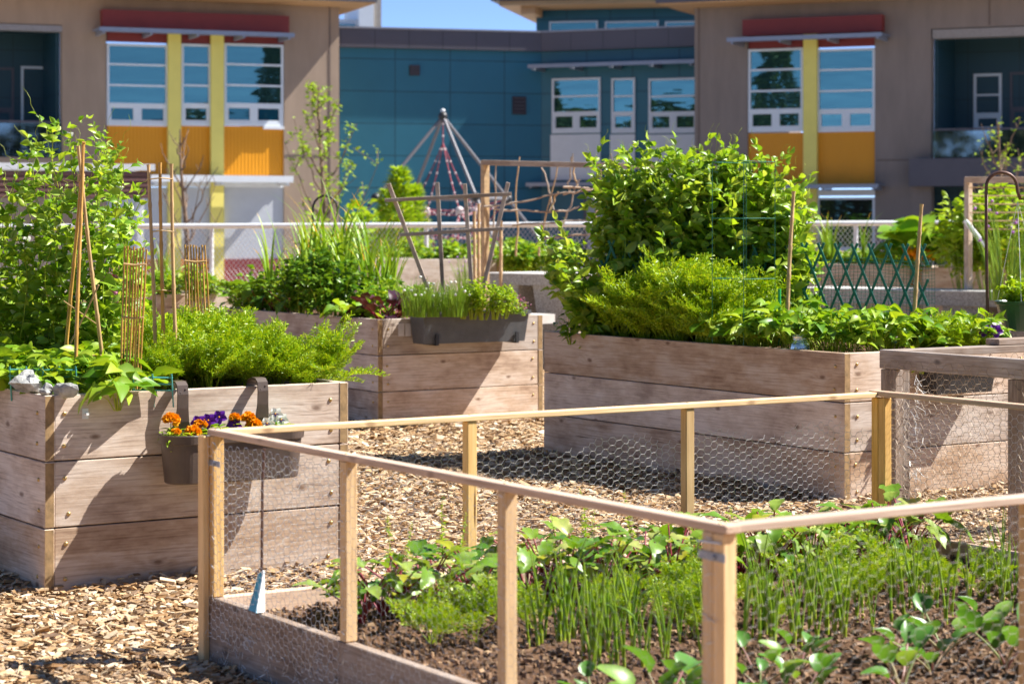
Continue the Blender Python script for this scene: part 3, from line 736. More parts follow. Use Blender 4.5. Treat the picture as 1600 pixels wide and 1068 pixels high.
# ---- left block
FL = Fac('school_building', 'taupe school block with yellow strips, orange panels and three tall windows', (-4.38, 54.0), 21)
T_ = .35
ztop = 7.3
def wall_piece(f, x0, y0, x1, y1, mat, o=0, t=T_, name='wall', ztop_=None, zbot=None, s0=None, s1=None):
    a, z0, b, z1 = f.rect(x0, y0, x1, y1, o)
    if ztop_ is not None: z1 = ztop_
    if zbot is not None: z0 = zbot
    if s0 is not None: a = s0
    if s1 is not None: b = s1
    m = MB(); m.box((a, -o, z0), (b, -o+t, z1)); return m.build(name, mat, f.root, local=True)
sL = -16.0
zr0 = FL.z(48, 40); zr1 = FL.z(48, 246)
wall_piece(FL, 97, 0, 166, 400, STUCCO, ztop_=ztop, zbot=0)
wall_piece(FL, 444, 0, 530, 400, STUCCO, ztop_=ztop, zbot=0, s1=-.002)
wall_piece(FL, 166, 0, 444, 22, STUCCO, ztop_=ztop)
wall_piece(FL, 0, 0, 97, 38, STUCCO, ztop_=ztop, s0=sL)
wall_piece(FL, 0, 246, 97, 400, STUCCO, zbot=0, s0=sL)
m = MB(); m.box((-.35, .351, 0), (0, 9, ztop)); m.build('wall', STUCCO, FL.root, local=True)
m = MB(); sa = FL.s(515); m.box((sa-.02, -.012, 0), (sa+.02, -.002, ztop-.05)); z = FL.z(490, 243); m.box((FL.s(446), -.010, z-.02), (sa-.021, -.002, z+.02)); m.build('wall_joint', simple('dark_joint', (.16, .12, .10), .9), FL.root, local=True)  # dark joint lines between the wall panels
# balcony recess on the left
a1 = FL.s(97)
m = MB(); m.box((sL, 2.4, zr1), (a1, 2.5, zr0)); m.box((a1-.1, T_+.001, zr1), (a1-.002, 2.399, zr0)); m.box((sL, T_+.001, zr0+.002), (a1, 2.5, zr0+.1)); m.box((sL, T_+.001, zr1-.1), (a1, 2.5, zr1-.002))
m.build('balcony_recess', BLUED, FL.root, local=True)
FL.slab('lintel', simple('lintel_grey', (.26, .25, .26), .7), -60, 38, 97, 47, .02, .36)
FL.window(-45, 105, 22, 240, -2.36, 1, DGREY, GLASS, hop=.5, lites=1, hopglass=GLASS)
FL.window(33, 104, 80, 242, -2.36, 1, WFRAME, GLASS, hop=.35, lites=1, hopglass=GLASS)
FL.slab('balcony_rail', DGREY, -200, 187, 97, 190, .0, .05); g = FL.slab('balcony_glass', BALG, -200, 191, 96, 244, .0, .02)
# bay
FL.slab('red_band', REDW, 160, 20, 452, 46, .30, .32)
FL.slab('red_panel', REDW, 167, 46.5, 443, 69, -.06, .1)
FL.slab('orange_panel', ORANGEW, 167, 196, 443, 276, -.08, .1)
for x0, x1 in ((263, 283), (330, 350)):
    FL.slab('yellow_strip', YELLOWW, x0, 42, x1, 448, .08, .24)
for x0, x1, c, hg in ((167, 262.5, 2, GLASSB), (283.5, 329.5, 1, None), (350.5, 443, 2, GLASSB)):
    FL.window(x0, 69, x1, 197, -.02, c, hopglass=hg)
FL.slab('sill', WHITEW, 412, 197.5, 444, 202, .03, .08)
FL.awning(155, 46, 460, .0, depth=1.0, brackets=5)
FL.awning(236, 273, 458, .0, WHITEW, depth=.9, th=.16, brackets=3)
FL.slab('lower_lintel', WHITEW, 167, 284, 443, 292, .02, .2)
for x0, x1 in ((167, 262.5), (283.5, 329.5), (350.5, 443)): FL.slab('blind', BLIND, x0, 292.5, x1, 404, -.06, .1)
FL.slab('red_base', REDW, 350.5, 404.5, 443, 441, -.02, .1); FL.slab('red_base', simple('orange_base', (.5, .2, .05), .7), 167, 404.5, 329.5, 441, -.04, .1)
FL.slab('footing', CONCT, 160, 441, 530, 452, .12, .3)
# roof slab with wooden soffit
m = MB(); m.box((sL, -1.25, 7.16), (.62, 9, 7.5)); rf = m.build('roof', DGREY, FL.root, local=True)
m = MB(); m.box((sL, -1.20, 7.13), (.58, 8.9, 7.157)); m.build('soffit', SOFFIT, rf, local=True)

# ---- right block
FR = Fac('school_building', 'shaded grey taupe school block with one yellow strip and a balcony', (4.67, 54.5), -23)
sR = 16.0
zr0 = FR.z(1530, 41); zr1 = FR.z(1510, 246)
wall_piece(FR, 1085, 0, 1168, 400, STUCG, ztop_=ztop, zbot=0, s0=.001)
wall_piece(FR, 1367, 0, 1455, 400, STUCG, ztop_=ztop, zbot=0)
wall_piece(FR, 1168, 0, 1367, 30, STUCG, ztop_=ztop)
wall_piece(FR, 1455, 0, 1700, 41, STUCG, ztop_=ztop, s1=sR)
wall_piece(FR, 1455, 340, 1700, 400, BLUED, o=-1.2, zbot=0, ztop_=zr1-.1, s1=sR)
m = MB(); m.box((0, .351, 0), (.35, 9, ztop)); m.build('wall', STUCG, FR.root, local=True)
b0 = FR.s(1455)
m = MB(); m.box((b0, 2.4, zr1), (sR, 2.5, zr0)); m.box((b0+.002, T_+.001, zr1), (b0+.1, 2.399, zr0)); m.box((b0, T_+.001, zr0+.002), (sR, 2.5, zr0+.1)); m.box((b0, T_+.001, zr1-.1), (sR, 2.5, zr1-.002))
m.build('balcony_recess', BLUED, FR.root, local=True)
FR.slab('lintel', simple('lintel_taupe', (.30, .27, .25), .7), 1457, 42, 1720, 56, .02, .36)
FR.slab('balcony_slab', DGREY, 1420, 246, 1720, 290, .5, .84)
FR.window(1521, 115, 1565, 208, -2.36, 1, hop=.28, lites=2, glass=GLASSD, fw=.07)
FR.window(1578, 112, 1640, 244, -2.36, 1, DGREY, GLASSD, hop=.55, lites=1, hopglass=GLASSD)
FR.slab('balcony_rail', DGREY, 1458, 199, 1720, 202, .35, .05); FR.slab('balcony_glass', BALG, 1458, 203, 1720, 244, .35, .02)
for x in (1502, 1598): FR.slab('balcony_post', DGREY, x, 200, x+6, 245, .30, .04)
FR.slab('red_band', REDW, 1160, 27, 1378, 52, .30, .32)
FR.slab('red_panel', REDW, 1170, 52.5, 1367, 75, -.06, .1)
FR.slab('orange_panel', ORANGEW, 1168.5, 207, 1367, 288, -.08, .1)
FR.slab('yellow_strip', YELLOWW, 1255, 46, 1276, 440, .08, .24)
for x0, x1 in ((1169, 1254.5), (1276.5, 1367)): FR.window(x0, 76, x1, 206, -.02, 2)
FR.awning(1136, 54, 1378, .0, depth=1.0, brackets=4)
FR.awning(1200, 287, 1372, .0, depth=.8, brackets=3)
FR.slab('lower_lintel', WHITEW, 1276.5, 296, 1367, 306, .02, .2)
FR.window(1276.5, 308, 1367, 392, -.02, 1, hop=0, lites=1, glass=GLASSD)
FR.slab('blind', BLIND, 1168.5, 300, 1254.5, 400, -.06, .1); FR.slab('red_base', REDW, 1168.5, 400.5, 1367, 441, -.02, .1)
m = MB(); z = FR.z(1410, 250); m.box((FR.s(1370), -.012, z-.02), (FR.s(1452), -.002, z+.02)); sa = FR.s(1092); m.box((sa-.02, -.011, 0), (sa+.02, -.002, ztop-.05)); sa = FR.s(1546); m.box((sa-.015, -.011, FR.z(1546, 40)), (sa+.015, -.002, ztop-.05))
m.build('wall_joint', bpy.data.materials['dark_joint'], FR.root, local=True)
m = MB(); m.box((-.62, -1.25, 7.19), (sR, 9, 7.53)); rf = m.build('roof', DGREY, FR.root, local=True)
m = MB(); m.box((-.58, -1.20, 7.16), (sR, 8.9, 7.187)); m.build('soffit', SOFFIT, rf, local=True)

# ---- blue middle: left wing, right wing and the clerestory above
FB = Fac('school_building', 'blue clad school wing with charcoal parapet and two small vents', (-4.7, 58.0), 15)
sc = FB.s(846)
zc = FB.z(700, 78)
m = MB(); m.box((-2.5, 0, 0), (sc, .4, zc)); m.build('wall', BLUEC, FB.root, local=True)
zp = FB.z(700, 49)
m = MB(); m.box((-2.5, -.18, zc+.001), (sc, .42, zp)); m.build('parapet', FASCIA, FB.root, local=True)
m = MB(); m.box((-2.5, -.22, zp+.001), (sc, .46, zp+.05)); m.build('coping', simple('coping', (.3, .29, .31), .4, .3), FB.root, local=True)
for x0, y0, x1, y1 in ((640, 102, 656, 118), (801, 151, 822, 179)):
    v = FB.slab('vent', simple('vent_dark', (.03, .022, .03), .6), x0, y0, x1, y1, .05, .06); a, z0, b, z1 = FB.rect(x0, y0, x1, y1, .05)
    l = MB()
    for i in range(5): zz = z0+(z1-z0)*(i+.5)/5; l.box((a+.02, -.07, zz-.012), (b-.02, -.052, zz+.012))
    l.build('louvre', DGREY, v, local=True)
pc = FB.P0+FB.u*sc
FC = Fac('school_building', 'blue clad school wing with three white framed windows over white panels', (pc.x, pc.y), -23)
sd_ = FC.s(1100)
ztc = zc
m = MB(); m.box((0, 0, 0), (sd_, .4, ztc)); m.build('wall', panelmat('blue_cladding_painted_shade', (.022, .14, .20), 1.35, .88, (.007, .05, .08)), FC.root, local=True)  # darker copy of the blue cladding, shade put into its colour
m = MB(); m.box((.19*math.tan(math.radians(22)), -.18, ztc+.001), (sd_, .42, zp)); m.build('parapet', FASCIA, FC.root, local=True)
m = MB(); m.box((.0, -.22, zp+.001), (sd_, .46, zp+.05)); m.build('coping', bpy.data.materials['coping'], FC.root, local=True)
for x0, x1, c in ((862, 938, 2), (955, 992, 1), (1013, 1090, 2)):
    FC.window(x0, 122, x1, 208, .05, c, hop=.34, lites=2); FC.slab('white_panel', WHITEW, x0-2, 210, x1, 281, .04, .05)
FC.awning(825, 96, 1085, .0, depth=.9, brackets=5)
FC.awning(822, 284, 940, .0, depth=.6, brackets=3)
FC.slab('blind', BLIND, 912, 300, 1085, 392, .04, .05)
for x in (912, 955, 1010): FC.slab('window_post', DGREY, x, 299, x+4, 394, .07, .06)
# clerestory
FU = Fac('school_building', 'upper clerestory storey with strip windows under a timber edged roof', (3.0, 65.0), -12)
a = FU.s(838); b = FU.s(1180); z0 = 6.2; z1 = FU.z(960, 14)
m = MB(); m.box((a, 0, z0), (b, 5, z1)); m.build('wall', bpy.data.materials['blue_cladding_painted_shade'], FU.root, local=True)
for x0, x1 in ((858, 934), (945, 1029), (1039, 1110)): FU.window(x0, 33, x1, 56, .06, 1, WFRAME, GLASS, hop=0, lites=1, fw=.05)
m = MB(); m.box((FU.s(786), -1.8, z1+.14), (b+1, 6, z1+.5)); rf = m.build('roof', DGREY, FU.root, local=True)
m = MB(); m.box((FU.s(797), -1.6, z1+.001), (b+1, 5.9, z1+.138)); m.build('soffit', SOFFIT, rf, local=True)
m = MB(); m.box((FU.s(826), -1.2, z1-.22), (FU.s(848), -.02, z1-.001)); m.build('roof_beam', SOFFIT, rf, local=True)
# pale tower far behind
tw = thing('stair_tower', 'pale grey stair tower rising behind the blue wing', 'tower', (-5.6, 78, 0), math.radians(15))
m = MB(); m.box((0, 0, 0), (.55, 3, 11)); m.box((-1.0, .4, 0), (-.001, 2.8, 9.2)); m.build('wall', WHITEW, tw, local=True)
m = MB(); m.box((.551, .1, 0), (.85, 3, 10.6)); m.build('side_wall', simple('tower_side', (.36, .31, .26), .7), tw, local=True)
m = MB(); m.box((-.9, .33, 2), (-.1, .395, 9)); m.build('window', GLASS, tw, local=True)

# ---- brown shelter on the left, in front of the school
sh = thing('shelter', 'low brown corrugated shelter with white roof edge at far left', 'shelter', (-10.6, 38.5, 0), math.radians(20))
m = MB(); x1 = 4.15
m.box((-6, -.06, 2.62), (x1, -.0, 2.74)); m.box((-6, 0.001, 2.66), (x1, 3, 2.74)); m.build('roof', WHITEW, sh, local=True)
m = MB(); m.box((-6, .0, 2.1), (x1-.1, .08, 2.6)); m.build('corrugated_fascia', corrugated('brown_fascia', (.17, .085, .07), .01), sh, local=True)
m = MB()
for i in range(5): z = 2.12+i*.1; m.box((-6, -.04, z), (x1-.1, -.002, z+.05))
m.build('corrugation', simple('brown_sheet', (.19, .095, .08), .5), sh, local=True)
for x in (-4, 0, x1-.3):
    m = MB(); m.box((x, .1, 0), (x+.12, .22, 2.6)); m.build('post', WHITEW, sh, local=True)

# ---------------------------------------------------------------- chain link fence
YF = 34.0
fe = thing('chain_link_fence', 'long galvanised chain link fence across the back of the garden', 'fence', (0, YF, 0))
xa, xb = -12.0, 11.0
rz = lambda x: 1.575+.0042*(x+6)
m = MB(); xs = np.linspace(xa, xb, 24); m.tube(np.stack([xs, np.full(24, YF), rz(xs)], 1), .043, 10); m.build('rail', STEEL, fe, smooth=True)
pxs = [(330-800)/F*YF]; 
for k in (-2, -1, 1, 2, 3, 4, 5): pxs.append(pxs[0]+k*2.6*1.32*1.0)
for x in pxs:
    if xa < x < xb:
        m = MB(); m.tube([(x, YF+.05, 0), (x, YF+.05, rz(x)-.02)], .035, 10); m.build('post', STEEL, fe, smooth=True)
m = MB(); st = .075
k = np.arange(int((xb-xa+1.6)/st)); h = 1.5
p0 = []; p1 = []
for sg in (1, -1):
    x0 = xa-1.6+k*st if sg > 0 else xa+k*st
    A_ = np.stack([x0, np.full(len(k), YF-.045), np.full(len(k), .04)], 1); B_ = A_+np.array([sg*h*.8, 0, h]); B_[:, 2] += .004*(B_[:, 0]+6)
    p0.append(A_); p1.append(B_)
m.segs(np.concatenate(p0), np.concatenate(p1), .0035, 3); m.build('wire_mesh', STEEL, fe)

# ---------------------------------------------------------------- rope climbing pyramid in the playground
ap = P(692, 182, 44); cp = thing('climbing_net', 'grey steel climbing pyramid with red rope net', 'climbing frame', (ap.x, 44, 0))
STP = simple('grey_steel_pole', (.17, .165, .18), .5, .2, .05, 10)
half = 3.45; feet = [Vector((ap.x+math.cos(a)*half*1.0, 44+math.sin(a)*half, 0)) for a in [math.radians(d) for d in (-62, 28, 118, 208)]]
mids = [ap.lerp(f, .44) for f in feet]
for f in feet:
    m = MB(); m.tube([ap, f], .037, 8); m.build('pole', STP, cp, smooth=True)
for i in range(4):
    m = MB(); m.tube([mids[i], mids[(i+1) % 4]], .036, 8); m.build('crossbar', STP, cp, smooth=True)
m = MB(); m.blob(ap, (.10, .10, .10), 1, n=8, amp=0); m.build('apex_cap', BLACKP, cp, smooth=True)
m = MB(); m.blob(ap+Z*.12, (.05, .05, .04), 1, n=6, amp=0); m.build('apex_ball', WHITEW, cp, smooth=True)
for q in mids: m = MB(); m.blob(q, (.10, .10, .10), 1, n=8, amp=0); m.build('node_ball', BLACKP, cp, smooth=True)
m = MB(); kn = MB(); top = ap-Z*.55; ring = [Vector((ap.x+math.cos(a)*.75, 44+math.sin(a)*.75, ap.z-1.95)) for a in np.arange(4)*math.pi/2+.5]
low = [Vector((ap.x+math.cos(a)*1.5, 44+math.sin(a)*1.5, .5)) for a in np.arange(8)*math.pi/4+.2]
def rope(a, b, n=14):
    p = np.linspace(np.array(a), np.array(b), n); p[:, 2] -= .08*np.sin(np.linspace(0, math.pi, n)); m.tube(p, .013, 5)
    for q in p[1:-1:2]: kn.blob(q, (.026, .026, .026), 1, n=4, amp=0)
rope(ap, top, 6)
for r_ in ring: rope(top, r_); kn.blob(r_, (.09, .09, .09), 1, n=6, amp=0)
for i in range(4):
    rope(ring[i], ring[(i+1) % 4]); rope(ring[i], mids[i]); rope(ring[i], mids[(i+1) % 4])
    rope(ring[i], low[2*i]); rope(ring[i], low[2*i+1]); rope(mids[i], low[2*i])
for i in range(8): rope(low[i], low[(i+1) % 8]); rope(low[i]+Z*.9-(low[i]-Vector((ap.x, 44, .5)))*.25, low[(i+1) % 8]+Z*.9-(low[(i+1) % 8]-Vector((ap.x, 44, .5)))*.25)
for i in range(8):
    a_ = low[i]+Z*.9-(low[i]-Vector((ap.x, 44, .5)))*.25; rope(low[i], a_, 6); rope(a_, ring[i//2], 8)
m.build('rope', ROPE, cp, smooth=True); kn.build('rope_knot', simple('knot_white', (.6, .5, .5), .6), cp, smooth=True)

# ---------------------------------------------------------------- trees behind the camera (seen only as reflections in the panes)
rg = np.random.default_rng(77); m = MB()
for i in range(70):
    a = math.radians(rg.uniform(-175, -5)); R_ = rg.uniform(55, 90); c = np.array([math.cos(a)*R_, 20+math.sin(a)*R_, 0]); H = rg.uniform(7.5, 11.5)*(1.45 if i % 5 == 0 else 1)
    n = 1500; con = i % 5 == 0
    t = rg.random(n); ph = rg.uniform(0, 6.28, n); rr = (1-t)*H*.22+.2 if con else H*.42*np.sqrt(np.clip(1-(2*t-1)**2, 0, 1))*rg.random(n)**.33
    pos = c+np.stack([np.cos(ph)*rr, np.sin(ph)*rr, H*(.1+.9*t)], 1)
    m.inst(OVAL, pos, rg.normal(size=(n, 3)), rg.normal(size=(n, 3)), .45+.3*rg.random(n))
tag(m.build('treeline', TREEL), 'line of dark trees reflected in the windows', 'trees', kind='stuff')
# ---------------------------------------------------------------- things on the beds
def face_pt(c0, px, py, off=0.0):
    b = v3(c0)+N*off; q = b+U*on_line(b, U, px); q.z = E-(py-HY)/F*q.y; return q
def ribbon(mb, pts, wid, wdir, th, m=0):
    pts = np.asarray(pts, float); k = len(pts); wid = np.broadcast_to(np.asarray(wid, float), (k,)); wd = np.asarray(wdir, float)
    d = unit(np.gradient(pts, axis=0)); nn = unit(np.cross(d, wd))
    v = np.stack([pts-wd*wid[:, None]/2-nn*th/2, pts+wd*wid[:, None]/2-nn*th/2, pts+wd*wid[:, None]/2+nn*th/2, pts-wd*wid[:, None]/2+nn*th/2], 1).reshape(-1, 3)
    q = []
    for i in range(k-1):
        for j in range(4): q.append((i*4+j, i*4+(j+1) % 4, (i+1)*4+(j+1) % 4, (i+1)*4+j))
    q += [(3, 2, 1, 0), ((k-1)*4, (k-1)*4+1, (k-1)*4+2, (k-1)*4+3)]
    mb.add(v, q, m=m)
def MU(p): return Matrix(((U.x, V.x, 0, p.x), (U.y, V.y, 0, p.y), (0, 0, 1, p.z), (0, 0, 0, 1)))
# saddle planter
bA = v3(BA)+N*.135; sa, sb = on_line(bA, U, 250), on_line(bA, U, 471)
pc = bA+U*((sa+sb)/2); hl = (sb-sa)/2; r0 = .122
pot = thing('saddle_planter', 'brown plastic oval planter of marigolds and pansies hooked over the front bed', 'planter', pc+Z*.455)
m = MB(); st = hl-r0
m.lathe([(.0, .462), (.088, .456), (.094, .462), (.109, .625), (.110, .628), (.119, .630), (.122, .664), (.118, .668), (.112, .664), (.105, .62), (.10, .60)], sides=48, stretch=st, M=MU(Vector((pc.x, pc.y, 0))))
m.build('pot', BROWNP, pot, smooth=False)
m = MB(); m.lathe([(.104, .622), (.0, .635)], sides=48, stretch=st, M=MU(Vector((pc.x, pc.y, 0)))); m.build('potting_soil', SOIL, pot)
for px in (284, 409):
    s = on_line(v3(BA)+N*.04, U, px); b = v3(BA)+U*s; m = MB()
    prof = [(-.062, .80), (-.062, .858), (-.05, .874), (-.01, .884), (.025, .882), (.045, .868), (.052, .83), (.050, .77), (.042, .71), (.031, .67), (.026, .62)]
    ribbon(m, [np.array(b+N*o+Z*z) for o, z in prof], [.05]*7+[.052, .065, .10, .13], U, .008)
    for q in (-.012, .012): m.blob(b+N*.053+U*q+Z*(.845+q*.6), (.004, .004, .004), 1, n=5, amp=0)
    m.build('hook', BROWNP, pot)
# flowers
def flower_thing(name, label, pos, kind, group, rg, size=.034, facing=None):
    base = Vector((pos.x, pos.y, pos.z-.07)); t = thing(name, label, 'flower', base, 0, group)
    m = MB(); p = np.linspace(np.array(base)-[0, 0, .03], np.array(pos), 5); m.tube(p, .0022, 5)
    n = 12; az = rg.uniform(0, 6.28, n); d = np.stack([np.cos(az), np.sin(az), rg.uniform(-.2, .6, n)], 1)
    m.inst(LANCE if kind == 'm' else OVAL, p[0]+(p[-1]-p[0])*rg.uniform(.1, .75, n)[:, None], d, np.tile([0, 0, 1.], (n, 1)), rg.uniform(.03, .055, n))
    m.build('foliage', BERRY, t)
    m = MB(); c = np.array(pos)
    if kind == 'm':
        n = 95; u = rg.normal(size=(n, 3)); u[:, 2] = np.abs(u[:, 2])*.9-.15; u = unit(u)
        m.inst(FRILL, c+u*size*.35*np.array([1, 1, .7]), u*[1, 1, .75], unit(rg.normal(size=(n, 3))+[0, 0, .6]), np.full(n, size*.75)*rg.uniform(.8, 1.15, n))
        m.build('bloom', ORANGEF, t)
    else:
        f = np.array(facing if facing is not None else (-.1, -.9, .35)); f = f/np.linalg.norm(f)
        x = unit(np.cross(f, [0, 0, 1.])); y = np.cross(x, f)
        an = np.radians([90+32, 90-32, 190, -10, 270]); d = np.cos(an)[:, None]*x+np.sin(an)[:, None]*y+f*.12
        m.inst(ROUND, np.tile(c, (5, 1))+f*np.array([[0], [.001], [.003], [.004], [.006]]), d, np.tile(f, (5, 1)), np.array([1, 1, 1, 1, 1.1])*size)
        m.build('bloom', VIOLETF if kind == 'v' else WHITEF, t)
        m = MB(); m.blob(c+f*.008, (.004, .004, .004), 1, n=5, amp=0)
        if kind == 'w': m.inst(LANCE, np.tile(c+f*.009, (3, 1)), d[2:], np.tile(f, (3, 1)), np.full(3, size*.5), m=1)
        m.build('flower_eye', [ORANGEF, VIOLETF], t)
    return t
rg = np.random.default_rng(12)
mar = [(267, 657, 'topmost orange marigold at the left rim of the saddle planter', .037), (275, 675, 'small orange marigold under the topmost one on the saddle planter', .022),
       (302, 676, 'deep orange marigold in the left middle of the saddle planter', .034), (313, 664, 'orange marigold just left of the violet pansies', .03),
       (290, 690, 'lowest orange marigold peeking over the planter rim', .026), (367, 653, 'orange marigold right of the violet pansies', .024),
       (388, 653, 'upper of the two big marigolds below the right hook', .03), (396, 664, 'lower of the two big marigolds below the right hook', .034)]
for i, (px, py, lb, sz) in enumerate(mar): flower_thing('marigold', lb, face_pt(BA, px, py, .12 if py < 670 else .17), 'm', 'marigolds in the saddle planter', rg, sz)
for px, py, lb in ((326, 657, 'drooping violet pansy left of the tallest one'), (343, 652, 'tallest dark violet pansy in the middle of the saddle planter'), (310, 660, 'small violet pansy behind the marigolds'), (366, 664, 'low violet pansy near the planter rim')):
    flower_thing('pansy', lb, face_pt(BA, px, py, .12), 'v', 'pansies in the saddle planter', rg, .036)
for px, py, lb in ((418, 662, 'white pansy low beside the right hook'), (431, 647, 'white pansy standing highest at the right end of the planter'), (440, 656, 'white pansy with violet face at the right end of the planter')):
    flower_thing('pansy', lb, face_pt(BA, px, py, .11), 'w', 'pansies in the saddle planter', rg, .034)
m = MB(); n = 420; s = rg.uniform(-hl*.95, hl*.95, n); o = rg.uniform(-.08, .08, n)
pos = np.array(pc)+s[:, None]*np.array(U)+o[:, None]*np.array(V); pos[:, 2] = .635+rg.random(n)*.045
az = rg.uniform(0, 6.28, n); m.inst(LANCE, pos, np.stack([np.cos(az), np.sin(az), rg.uniform(-.1, .8, n)], 1), np.tile([0, 0, 1.], (n, 1)), rg.uniform(.025, .05, n))
tag(m.build('flower_foliage', LIME, origin=pc+Z*.63), 'mixed low green leaves filling the saddle planter', 'foliage', kind='stuff')
# small metal hook plate on the plank
p = face_pt(BA, 133, 646, .001); m = MB(); m.box((-.014, -.003, -.022), (.014, 0, .022), M=MU(p)); m.box((-.006, -.03, -.005), (.006, -.003, .004), M=MU(p))
m.build('hook_plate', WHITEW, bedA)

# three stones on the rim
for px, py, r, sd_, lb in ((46, 601, (.055, .045, .05), 3, 'largest pale grey stone on the rim of the planter bed'), (73, 609, (.03, .026, .024), 8, 'smallest stone, in the middle of three on the rim'), (99, 606, (.045, .03, .024), 5, 'flat dark stone right of two others on the rim')):
    Y = 9.06+.12*(px < 60); q = G(px, Y, .852); m = MB(); m.blob((q.x, q.y, .85+r[2]*.85), r, sd_, n=7, amp=.3)
    tag(m.build('stone', ROCK, origin=q), lb, 'stone', 'stones on the bed rim')

# bamboo things on bed A
def cane(mb, a, b, r=.007, m=0, seed=0):
    a = np.array(a); b = np.array(b); L = np.linalg.norm(b-a); rg = random.Random(seed); k = max(3, int(L/.17)); pts = []; rs = []
    for i in range(k+1):
        t = i/k; bow = np.array([math.sin(t*3.1+seed), math.cos(t*2.7+seed), 0])*.0035*L
        for dt, f in ((-.018, 1), (0, 1.28), (.018, 1)):
            tt = t+dt/L
            if 0 <= tt <= 1: pts.append(a+(b-a)*tt+bow*math.sin(math.pi*tt)); rs.append(r*f*(1.1-.25*tt))
    mb.tube(pts, rs, 7, m)
tp = thing('bamboo_tripod', 'three bamboo canes tied into a tripod in front of the pea vines', 'plant support', G(126, 9.8, .8))
for a, b in (((99, 600, 9.95), (131, 222, 9.72)), ((117, 640, 9.55), (130, 226, 9.7)), ((160, 560, 9.75), (122, 228, 9.68))):
    m = MB(); cane(m, P(*a), P(*b), .0085, seed=a[0]); m.build('cane', BAMBOO if a[0] != 160 else BAMBOO2, tp, smooth=True)
m = MB()
for i in range(5): m.lathe([(.016, -.004), (.019, 0), (.016, .004)], c=P(126.5, 283-i*2.5, 9.7), sides=10)
m.build('twine', TANW, tp)
m = MB(); m.tube([P(110, 536, 9.7), P(135, 486, 9.68), P(154, 445, 9.66)], .004, 5); m.tube([P(100, 470, 9.75), P(150, 505, 9.66)], .003, 5); m.tube([P(104, 557, 9.7), P(160, 555, 9.7)], .004, 5); m.build('cross_stick', BAMBOO2, tp)
ct = thing('cane_ladder', 'three tall upright bamboo canes tied by thin cross wires', 'plant support', G(255, 9.6, .8))
for i, (a, b) in enumerate((((245, 640, 9.6), (232, 257, 9.62)), ((256, 640, 9.6), (250, 254, 9.62)), ((276, 640, 9.6), (268, 256, 9.62)))):
    m = MB(); cane(m, P(*a), P(*b), .0085, seed=i); m.build('cane', BAMBOO if i == 1 else BAMBOO2, ct, smooth=True)
for y in (280, 362, 455):
    m = MB(); f = (y-256)/330; m.tube([P(233+10*f, y, 9.61), P(251+5*f, y-2, 9.59), P(270+6*f, y, 9.61)], .003, 5); m.build('tie', BAMBOO2, ct)
for lb, tl, tr, bl, br, Y, ties in (('fan of thin bamboo canes standing nearest the rim', (195, 385), (229, 389), (188, 640), (217, 640), 9.35, (413, 496)), ('small fan of bamboo canes beyond the tall cane ladder', (289, 384), (320, 384), (293, 560), (331, 560), 10.2, (408, 496))):
    t = thing('bamboo_fan', lb, 'plant support', G(bl[0], Y, .8), 0, 'bamboo fans')
    for i in range(8):
        f = i/7; f2 = f**1.15; m = MB(); cane(m, P(bl[0]+(br[0]-bl[0])*f2, bl[1], Y+.05*math.sin(i*2)), P(tl[0]+(tr[0]-tl[0])*f, tl[1]+(tr[1]-tl[1])*f+random.uniform(-2, 3), Y), .0043, seed=i+Y)
        m.build('cane', BAMBOO, t, smooth=True)
    for y in ties:
        g = (y-tl[1])/(bl[1]-tl[1]); m = MB(); a = tl[0]+(bl[0]-tl[0])*g; b = tr[0]+(br[0]-tr[0])*g
        m.tube([P(a-1, y-1, Y-.012), P((a+b)/2, y+1, Y-.012), P(b+1, y, Y-.012)], .005, 5); m.build('tie', BAMBOO2, t)
for lb, x0, x1, y0, y1, Y, nn in (('pale teal plastic edging fence behind the stones', 15, 118, 574, 602, 9.35, 5), ('pale teal plastic edging fence at the foot of the bamboo fan', 208, 268, 586, 612, 9.3, 3)):
    t = thing('edging_fence', lb, 'garden edging', G(x0, Y, .8), 0, 'teal edging fences')
    for y in (y0+3, y0+13, y1-3):
        m = MB(); m.tube([P(x0-2, y, Y), P(x1+2, y+1, Y)], .0035, 5); m.build('wire', TEALL, t)
    for i in range(nn):
        x = x0+(x1-x0)*i/(nn-1); m = MB(); m.tube([P(x+3, y1+24, Y-.003), P(x, y0-2, Y-.003)], .0035, 5); m.build('stake', TEALL, t)

